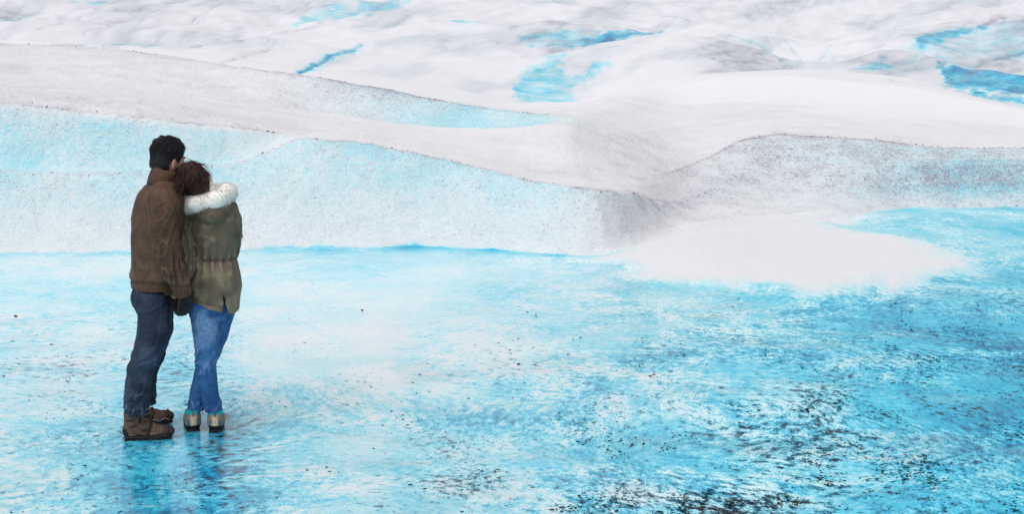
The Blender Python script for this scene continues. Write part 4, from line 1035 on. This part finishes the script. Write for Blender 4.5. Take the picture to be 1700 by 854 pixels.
# --- hair: a close cap with a crop of curls
Hm = Field(hc - .17, hc + .17, .004)
Hm.ellipsoid(hc + HM @ np.array([0, -.012, .036]), (.0805, .101, .093), HM, 0)
Hm.ellipsoid(hc + HM @ np.array([0, -.050, -.03]), (.072, .066, .062), HM, .03)
def hairline(X, Y, Z):
    p = np.stack(np.broadcast_arrays(X, Y, Z), -1) - hc; l = p @ HM; x, y, z = l[..., 0], l[..., 1], l[..., 2]
    front = np.maximum(y - .036 - .35 * np.maximum(z - .0, 0) * 1.6, -1)           # keep behind the temples, further forward on top
    top = .058 + .10 * (y - .05) - z
    side = np.minimum(front, top)
    ear = .034 - np.sqrt((y + .012) ** 2 + (z + .024) ** 2)
    nape = -.066 - z + .25 * np.abs(x)
    return np.maximum(np.maximum(side, ear), nape)
Hm.cut(hairline, k=.008)
V, F = Hm.mesh(); V = relax(V, F, 1); N_ = vnormals(V, F)
V = V + N_ * ((.016 * np.clip(fbm(V * 40, 2), -.3, 1) * sstep(-.02, .06, in_head(V, hc, HM)[:, 2])))[:, None]
hair = mesh_obj('hair', V, F, M_HAIRM, man, attrs=dict(rnd=np.clip(.3 + fbm(V * 60, 2), 0, 1)))
lz = in_head(V, hc, HM)
sel = np.where((lz[:, 2] > -.05) & (np.random.rand(len(V)) < np.where(lz[:, 2] > .03, .55, .30)))[0]
paths = []
for i in sel:
    p, nrm = V[i] - N_[i] * .003, N_[i]; ln = .007 + .015 * float(sstep(.02, .09, lz[i, 2])) * random.uniform(.5, 1.2)
    a = np.cross(nrm, np.random.normal(size=3)); a /= np.linalg.norm(a); b_ = np.cross(nrm, a); t = np.linspace(0, 1, 6)
    cr = .0045 * random.uniform(.6, 1.3); ph = t * random.uniform(3.5, 6.5)
    paths.append(p + nrm * (ln * np.sin(t * 1.7))[:, None] + (cr * (np.cos(ph) - 1))[:, None] * a + (cr * np.sin(ph))[:, None] * b_)
Vs, Fs, rnd, tip = strands(paths, .0021, .0011)
mesh_obj('curls', Vs, Fs, M_HAIRM, hair, attrs=dict(rnd=rnd))
# short beard along the jaw
Bd = Field(hc - .17, hc + .17, .0045)
add_head(Bd, hc, HM, 1.035)
def bl_(X, Y, Z):
    l = (np.stack(np.broadcast_arrays(X, Y, Z), -1) - hc) @ HM; x, y, z = l[..., 0], l[..., 1], l[..., 2]
    return np.maximum(np.maximum(z + .045 - .5 * np.maximum(.03 - y, 0), -.004 - y), -.135 - z)
Bd.cut(bl_); V, F = Bd.mesh()
if len(F): mesh_obj('beard', V, F, M_HAIRM, man, attrs=dict(rnd=np.clip(.3 + fbm(V * 80, 2), 0, 1)))

# ================================================================== PERSON IN THE OLIVE PARKA
YW = 8.72
def WP(px, py, yo=0.0): return at(px, py, YW + yo)
wheelL = WP(356, 719, 0); wheelL = on_ground(357, 720); wheelR = on_ground(321, 719)
woman = thing('person', 'person in olive parka with cream fur hood and blue jeans, leaning their head sideways', 'person', (float(wheelL[0] + wheelR[0]) / 2, YW, 0), 'couple standing on the frozen pool')
AW = math.radians(14)
w_tor = [(WP(x, y)[2], WP(x, y)[0], YW + yo, A, B) for y, x, yo, A, B in ((522,357,.0,.150,.125),(505,357,.0,.156,.132),(478,358,.0,.160,.138),(452,357,.0,.150,.132),(438,356,.0,.138,.122),(429,356,.0,.128,.114),(418,356,.0,.136,.120),(390,355,0,.152,.130),(362,352,0,.160,.128),(345,349,0,.140,.108),(333,345,0,.095,.085))]
w_armL = ch(WP, ((318,350,.0,.062),(312,368,-.02,.061),(311,395,-.04,.056),(312,425,-.06,.054),(311,445,-.08,.050),(300,470,-.105,.043),(288,493,-.125,.037)))
w_armR = ch(WP, ((378,349,.0,.060),(384,366,.02,.058),(386,390,.05,.053),(384,414,.085,.050),(376,440,.15,.046),(366,452,.19,.04)))
w_legL = ch(WP, ((338,515,-.02,.090),(343,555,-.055,.084),(342,590,-.09,.066),(341,605,-.095,.064),(345,635,-.09,.059),(350,662,-.065,.053),(354,674,-.045,.055),(355,683,-.035,.055)))
w_legR = ch(WP, ((367,515,.03,.086),(359,555,.035,.074),(347,592,.02,.058),(338,620,.01,.056),(330,650,.0,.053),(326,672,-.01,.052),(325,683,-.01,.052)))
wc = WP(324, 300, -.06); WM = head_frame(math.radians(-8), -.34, .16); WS = .95
Bw = Field((-2.25, 8.3, .02), (-1.5, 9.1, 1.78), .0065)
add_head(Bw, wc, WM, WS)
Bw.capsule(wc + WM @ np.array([0, -.02, -.06]), WP(343, 345, .0), .045, .056, .03)
Bw.loft([(z, x, y, a * (.55 if z < 1.0 else .80), b * (.5 if z < 1.0 else .75)) for z, x, y, a, b in w_tor if z > .75], AW, .04)
Bw.chain(shr(w_armL, .018)); Bw.chain(shr(w_armR, .022)); Bw.chain(shr(w_legL, .024)); Bw.chain(shr(w_legR, .024))
V, F = Bw.mesh(); mesh_obj('body', relax(V, F, 1), F, M_SKIN, woman)
# --- parka
Jw = Field((-2.16, 8.36, .72), (-1.5, 9.06, 1.52), .0045)
Jw.loft(w_tor, AW, .02, 2.2); Jw.chain(w_armL, .004); Jw.chain(w_armR, .02)
Jw.capsule(WP(340, 345), w_armL[0][:3], .06, .058, .04); Jw.capsule(WP(358, 342), w_armR[0][:3], .06, .057, .04)
hemx = np.array([WP(x, 0)[0] for x in (300, 320, 332, 350, 365, 376, 384, 392, 402)]); hemz = np.array([WP(0, y)[2] for y in (499, 502, 507.5, 511.5, 515, 517, 513, 505, 495)])
slx0, slz0 = WP(378, 484)[0], WP(378, 484)[2]
def hemcut(X, Y, Z):
    zf = WP(0, 495)[2] + .02
    zt = np.interp(np.broadcast_to(X, np.broadcast_shapes(X.shape, Y.shape, Z.shape)), hemx, hemz)
    zt = np.where(Y > YW + .03, zf, zt)
    g = zt - Z
    slit = np.where(Y < YW - .02, (slz0 - Z) * .17 - np.abs(X - slx0 - .02 * (slz0 - Z)), -1)      # a narrow wedge
    cuff = (X < WP(308, 0)[0]) & (Y < 8.70) & (Z < 1.0)
    return np.where(cuff, -1, np.maximum(g, slit * .8))
Jw.cut(hemcut)
cpw = np.array(w_armL[-1][:3]); cdw = cpw - np.array(w_armL[-2][:3]); cdw /= np.linalg.norm(cdw)
Jw.cut(lambda X, Y, Z: np.where((X < WP(308, 0)[0]) & (Y < 8.70) & (Z < 1.0), (X - cpw[0]) * cdw[0] + (Y - cpw[1]) * cdw[1] + (Z - cpw[2]) * cdw[2], -1.0))
V, F = Jw.mesh(); V = relax(V, F, 2)
N_, dsp = jacket_folds(V, F, [w_armL, w_armR], .005, .011, 5.1, ((.22, .07, .7), (.33, .05, .9), (.12, .05, .4)))
zws = WP(356, 429)[2]; ang_ = np.arctan2(V[:, 0] - WP(356, 429)[0], -(V[:, 1] - YW))
notarm = np.minimum(limb_coords(V, w_armL)[2], limb_coords(V, w_armR)[2]) > .018
gath = np.sin(ang_ * 15 + 2.0 * fbm(np.stack([ang_ * 2, V[:, 2] * 9, 0 * ang_], 1), 2)) * np.where(V[:, 2] < zws, np.exp(-(zws - V[:, 2]) / .06), np.exp(-(V[:, 2] - zws) / .03))
dsp = np.where(notarm, dsp + .012 * gath - .012 * np.exp(-((V[:, 2] - zws) / .009) ** 2), dsp)
bigf = fbm(np.stack([V[:, 0] * 11, V[:, 1] * 8, V[:, 2] * 2.6 + 4], 1), 2)
dsp = np.where(notarm, dsp + .010 * bigf, dsp)
V = V + N_ * dsp[:, None]
wear_highlight = np.clip(sstep(.0005, .007, dsp) * .5 + .40 * np.where(notarm, sstep(zws + .02, zws - .10, V[:, 2]), .15) * sstep(-.2, .3, fbm(V * 8, 2)), 0, 1)  # fold ridges lightened as painted highlights, skirt paler below the waist
parka = mesh_obj('parka', V, F, M_OLIVE, woman, attrs=dict(wear_highlight=wear_highlight)); pb = bvh_of(V, F)
seam('hem_seam', pb, ((320,498),(335,503),(355,508),(370,511)), .0013, M_SEAM_O, parka)
seam('slit_edge', pb, ((377,486),(375,498),(373,512)), .0016, M_SEAM_O, parka, n=12)
seam('slit_edge', pb, ((380,486),(383,498),(386,508)), .0016, M_SEAM_O, parka, n=12)
seam('armhole_seam', pb, ((322,352),(326,368),(327,388),(326,410),(325,428)), .0022, M_SEAM_O, parka)
# --- hood lying on the back
Hd = Field(WP(352, 352, -.1) - .24, WP(352, 352, -.1) + .24, .0045)
Hd.ellipsoid(WP(347, 344, -.075), (.102, .080, .060), head_frame(AW, -.10, .0), 0)
Hd.ellipsoid(WP(350, 357, -.125), (.090, .055, .058), head_frame(AW, -.05, .0), .03)
Hd.chain(ch(WP, ((308,343,.02,.045),(325,346,-.06,.050),(350,346,-.10,.052),(367,343,-.085,.048),(377,338,.0,.040),(368,331,.09,.04),(345,328,.13,.04),(315,335,.10,.04),(308,343,.02,.045))), .03)
V, F = Hd.mesh(); V = relax(V, F, 2); N_ = vnormals(V, F)
V = V + N_ * (.006 * (ridged(np.stack([V[:, 0] * 12, V[:, 1] * 9, V[:, 2] * 24 + 30 * (V[:, 0] - WP(350, 0)[0]) ** 2 * 12], 1), 1.4) - .4))[:, None]
hood = mesh_obj('hood', V, F, M_OLIVE, woman, attrs=dict(wear_highlight=np.zeros(len(V)))); hb_ = bvh_of(V, F)
# --- fur trim
fpath = np.array([WP(*p) for p in ((302,338,-.01),(309,339,-.065),(321,338,-.105),(336,337,-.125),(352,335,-.125),(366,328,-.11),(375,321,-.06),(377,319,.0),(370,321,.07),(354,320,.12),(334,321,.14),(316,327,.12),(306,333,.06))])
npth = len(fpath)
def cat(P, q):
    i = int(math.floor(q)) % len(P); t = q - math.floor(q); p0, p1, p2, p3 = P[i - 1], P[i], P[(i + 1) % len(P)], P[(i + 2) % len(P)]
    return .5 * ((2 * p1) + (-p0 + p2) * t + (2 * p0 - 5 * p1 + 4 * p2 - p3) * t * t + (-p0 + 3 * p1 - 3 * p2 + p3) * t ** 3)
fp = np.array([cat(fpath, q) for q in np.linspace(0, npth, 60, endpoint=False)])
rad_ = (.054 + .004 * np.sin(np.arange(60) * .7)) * (1 - .32 * sstep(27, 36, np.arange(60)))
Vt, Ft = tube(fp, rad_, 20, closed=True); Vt = np.array(Vt) + .007 * fbm(np.array(Vt) * 28, 3)[:, None]
fur_base = mesh_obj('fur_trim', Vt, Ft, M_FURB, woman)
NS = 11000
qi = np.random.rand(NS) * 60; i0 = qi.astype(int) % 60; fr_ = (qi - np.floor(qi))[:, None]
c0 = fp[i0] * (1 - fr_) + fp[(i0 + 1) % 60] * fr_; tg = fp[(i0 + 1) % 60] - fp[i0]; tg /= np.linalg.norm(tg, axis=1, keepdims=True)
th = np.random.rand(NS) * 2 * math.pi
a_ = np.cross(tg, [0, 0, 1.0]); a_ /= np.linalg.norm(a_, axis=1, keepdims=True); b_ = np.cross(a_, tg)
nr = np.cos(th)[:, None] * a_ + np.sin(th)[:, None] * b_
outw = c0 - np.array(wc) * np.array([1, 1, 0]) - c0 * np.array([0, 0, 1]); outw /= np.linalg.norm(outw, axis=1, keepdims=True)
ln = (.012 + .010 * np.random.rand(NS))[:, None] * (1 + .25 * fbm(c0 * 14, 2)[:, None])
clump = np.stack([perlin(c0 * 55 + nr * 3 + o) for o in (0, 7.7, 15.1)], 1)
t = np.linspace(0, 1, 5)
dir1 = nr + .30 * clump + .22 * np.random.normal(size=(NS, 3)); dir2 = .55 * outw + np.array([.05, 0, -.35]) + .25 * clump
paths = c0[:, None] + .050 * nr[:, None] + ln[:, None] * (t[None, :, None] * dir1[:, None] * .75 + (t[None, :, None] ** 2) * dir2[:, None] * .55)
Vs, Fs, rnd, tip = strands(paths, .0016, .0004)
mesh_obj('fur', Vs, Fs, M_FUR, fur_base, smooth=False, attrs=dict(rnd=np.clip(.25 + .75 * rnd + .2 * tip, 0, 1)))
# --- jeans
V, F, dsp = make_jeans([w_legL, w_legR], [(WP(352, 508, 0), (.135, .118, .10))], 0, WP(352, 482)[2], .0042, ((-2.14, 8.35, .08), (-1.6, 9.0, .95)), 8.4, .0065, ((.28, .05, .9), (.36, .05, .7), (.62, .04, 1.0), (.05, .06, .5)), .004)
wear_highlight = np.clip(.55 * sstep(.001, .006, dsp) + .5 * sstep(-.1, .35, fbm(V * 6, 2)) * sstep(.35, .7, V[:, 2]), 0, 1)
wj = mesh_obj('jeans', V, F, M_BLUED, woman, attrs=dict(wear_highlight=wear_highlight)); wb = bvh_of(V, F)
seam('hem_stitch', wb, ((342,681),(352,683),(364,681)), .0012, M_STITCH, wj)
seam('hem_stitch', wb, ((316,681),(325,683),(334,682)), .0012, M_STITCH, wj)
# --- shoes
for heel_, ang__ in ((wheelL, math.radians(-9)), (wheelR, math.radians(-17))):
    hl = heel_ + np.array([0, .012, 0]); tl_ = hl + .265 * np.array([math.sin(ang__), math.cos(ang__), 0])
    up, ms, SW = boot('shoe', woman, hl, tl_, .265, 'shoe', M_SHOE, .134, .050)
    V_, F_ = tube([SW(.01, 0, .100), SW(-.03, 0, .110), SW(-.035, 0, .124), SW(.0, 0, .130)], .0032, 6); mesh_obj('pull_loop', V_, F_, M_LACE, up)
# --- gloved left hand
G = Field(cpw - np.array([.1, .16, .20]), cpw + np.array([.16, .14, .08]), .0035)
hand(G, cpw + .004 * cdw, np.array([.42, -.12, -.9]), np.array([.5, -.8, .1]), .38, .9, -1, grow=1.1)
G.capsule(cpw - .03 * cdw, cpw + .004 * cdw, .026, .025, .012)
V, F = G.mesh(); mesh_obj('glove', relax(V, F, 1), F, M_GLOVE, woman)
# --- hair: a loose dark auburn bob, blown towards the other's collar
Hw = Field(wc - .18, wc + .18, .0045)
Hw.ellipsoid(wc + WM @ np.array([0, -.014, .030]) * WS, np.array([.077, .095, .088]) * WS, WM, 0)
Hw.ellipsoid(wc + WM @ np.array([0, -.045, -.045]) * WS, np.array([.068, .056, .066]) * WS, WM, .04)
def wline(X, Y, Z):
    l = (np.stack(np.broadcast_arrays(X, Y, Z), -1) - wc) @ WM; y, z = l[..., 1], l[..., 2]
    return np.minimum(y - .03, .065 - z)
Hw.cut(wline, k=.01)
V, F = Hw.mesh(); V = relax(V, F, 1); N_ = vnormals(V, F)
V = V + N_ * (.012 * fbm(np.stack([V[:, 0] * 40, V[:, 1] * 40, V[:, 2] * 13], 1), 2))[:, None]
whair = mesh_obj('hair', V, F, M_HAIRW, woman, attrs=dict(rnd=np.clip(.25 + .8 * fbm(V * 40, 2), 0, 1)))
paths = []
lw = in_head(V, wc, WM)
roots = np.where(lw[:, 2] > -.02)[0]
for i in np.random.choice(roots, 1500):
    p = V[i].copy(); nrm = N_[i]; pth = [p - nrm * .003]; ln = random.uniform(.05, .15); k_ = 8
    drift = np.array([-.35 + .5 * perlin(p[None] * 18)[0], -.15, -1.0]) + .5 * np.random.normal(size=3) * np.array([1, .6, .3])
    lift = random.uniform(.0, .35) ** 2
    for j in range(k_ - 1):
        dv_ = drift - nrm * (drift @ nrm) * (1 - lift); dv_ += .95 * np.array([perlin(p[None] * 30 + 3)[0], perlin(p[None] * 30 + 9)[0], perlin(p[None] * 30 + 21)[0]])
        dv_ /= np.linalg.norm(dv_); p = p + dv_ * ln / k_
        c_ = wc + WM @ np.array([0, -.02, .0]); l_ = (p - c_) @ WM; q_ = math.sqrt((l_[0] / .078) ** 2 + (l_[1] / .096) ** 2 + (l_[2] / .112) ** 2)
        if q_ < 1.0: p = c_ + (p - c_) / q_ * (1 + .05 * random.random())
        nrm = (p - c_); nrm = nrm / np.linalg.norm(nrm); pth.append(p.copy())
    paths.append(pth)
# wisps that fall over the brown collar
for i in range(170):
    a = np.array(WP(random.uniform(298, 310), random.uniform(280, 300), random.uniform(-.13, -.02))); b0 = np.array(WP(random.uniform(290, 304), random.uniform(304, 326), random.uniform(-.22, -.14)))
    t = np.linspace(0, 1, 8)[:, None]; mid_ = np.array([random.uniform(-.025, .03), -.03, 0])
    paths.append(a * (1 - t) + b0 * t + mid_ * np.sin(t * math.pi) + .006 * np.sin(t * random.uniform(4, 9)) * np.random.normal(size=3))
Vs, Fs, rnd, tip = strands(np.array(paths), .0019, .0006)
mesh_obj('locks', Vs, Fs, M_HAIRW, whair, smooth=False, attrs=dict(rnd=rnd))

# ================================================================== LOOSE STONES ON THE ICE
def stone(px, py, w, mat, label):
    c = on_ground(px, py); n_ = 10; r = w / 2
    ico = bpy.data.meshes.new('tmp'); import bmesh
    bm = bmesh.new(); bmesh.ops.create_icosphere(bm, subdivisions=2, radius=1.0)
    Vv = np.array([v.co[:] for v in bm.verts]); Ff = [tuple(v.index for v in f.verts) for f in bm.faces]; bm.free(); bpy.data.meshes.remove(ico)
    sd_ = px * .37
    Vv = Vv * (1 + .45 * fbm(Vv * 1.1 + sd_, 2)[:, None]) * np.array([r, r * .8, r * .55])
    Vv[:, 2] += r * .30
    o = mesh_obj('pebble', Vv + np.array([c[0], c[1], 0.0]), Ff, mat, smooth=False)
    o['label'] = label; o['category'] = 'pebble'; o['group'] = 'loose pebbles on the frozen pool'; return o
M_STONE = plain('dark_stone', (.012, .010, .012), (.05, .042, .045), .7, 60, .003); M_RUST = plain('rusty_stone', (.16, .05, .03), (.09, .04, .03), .75, 60, .003)
stone(26, 526, .030, M_STONE, 'dark pebble near the left edge, level with the brown jacket hem')
stone(861, 606, .030, M_STONE, 'dark angular pebble in the middle of the pale frozen pool')
stone(1079, 626, .026, M_RUST, 'reddish brown pebble right of the pool centre')
stone(601, 516, .026, M_STONE, 'dark flat pebble beyond the pool centre, right of the couple')
stone(650, 684, .016, M_STONE, 'small black pebble on ice between couple and the pool centre')
stone(510, 782, .016, M_STONE, 'tiny dark pebble in front right of the couple, left of a twin')
stone(542, 777, .016, M_STONE, 'tiny dark pebble in front right of the couple, right of a twin')
stone(1220, 549, .018, M_STONE, 'small dark pebble before the white snow tongue')
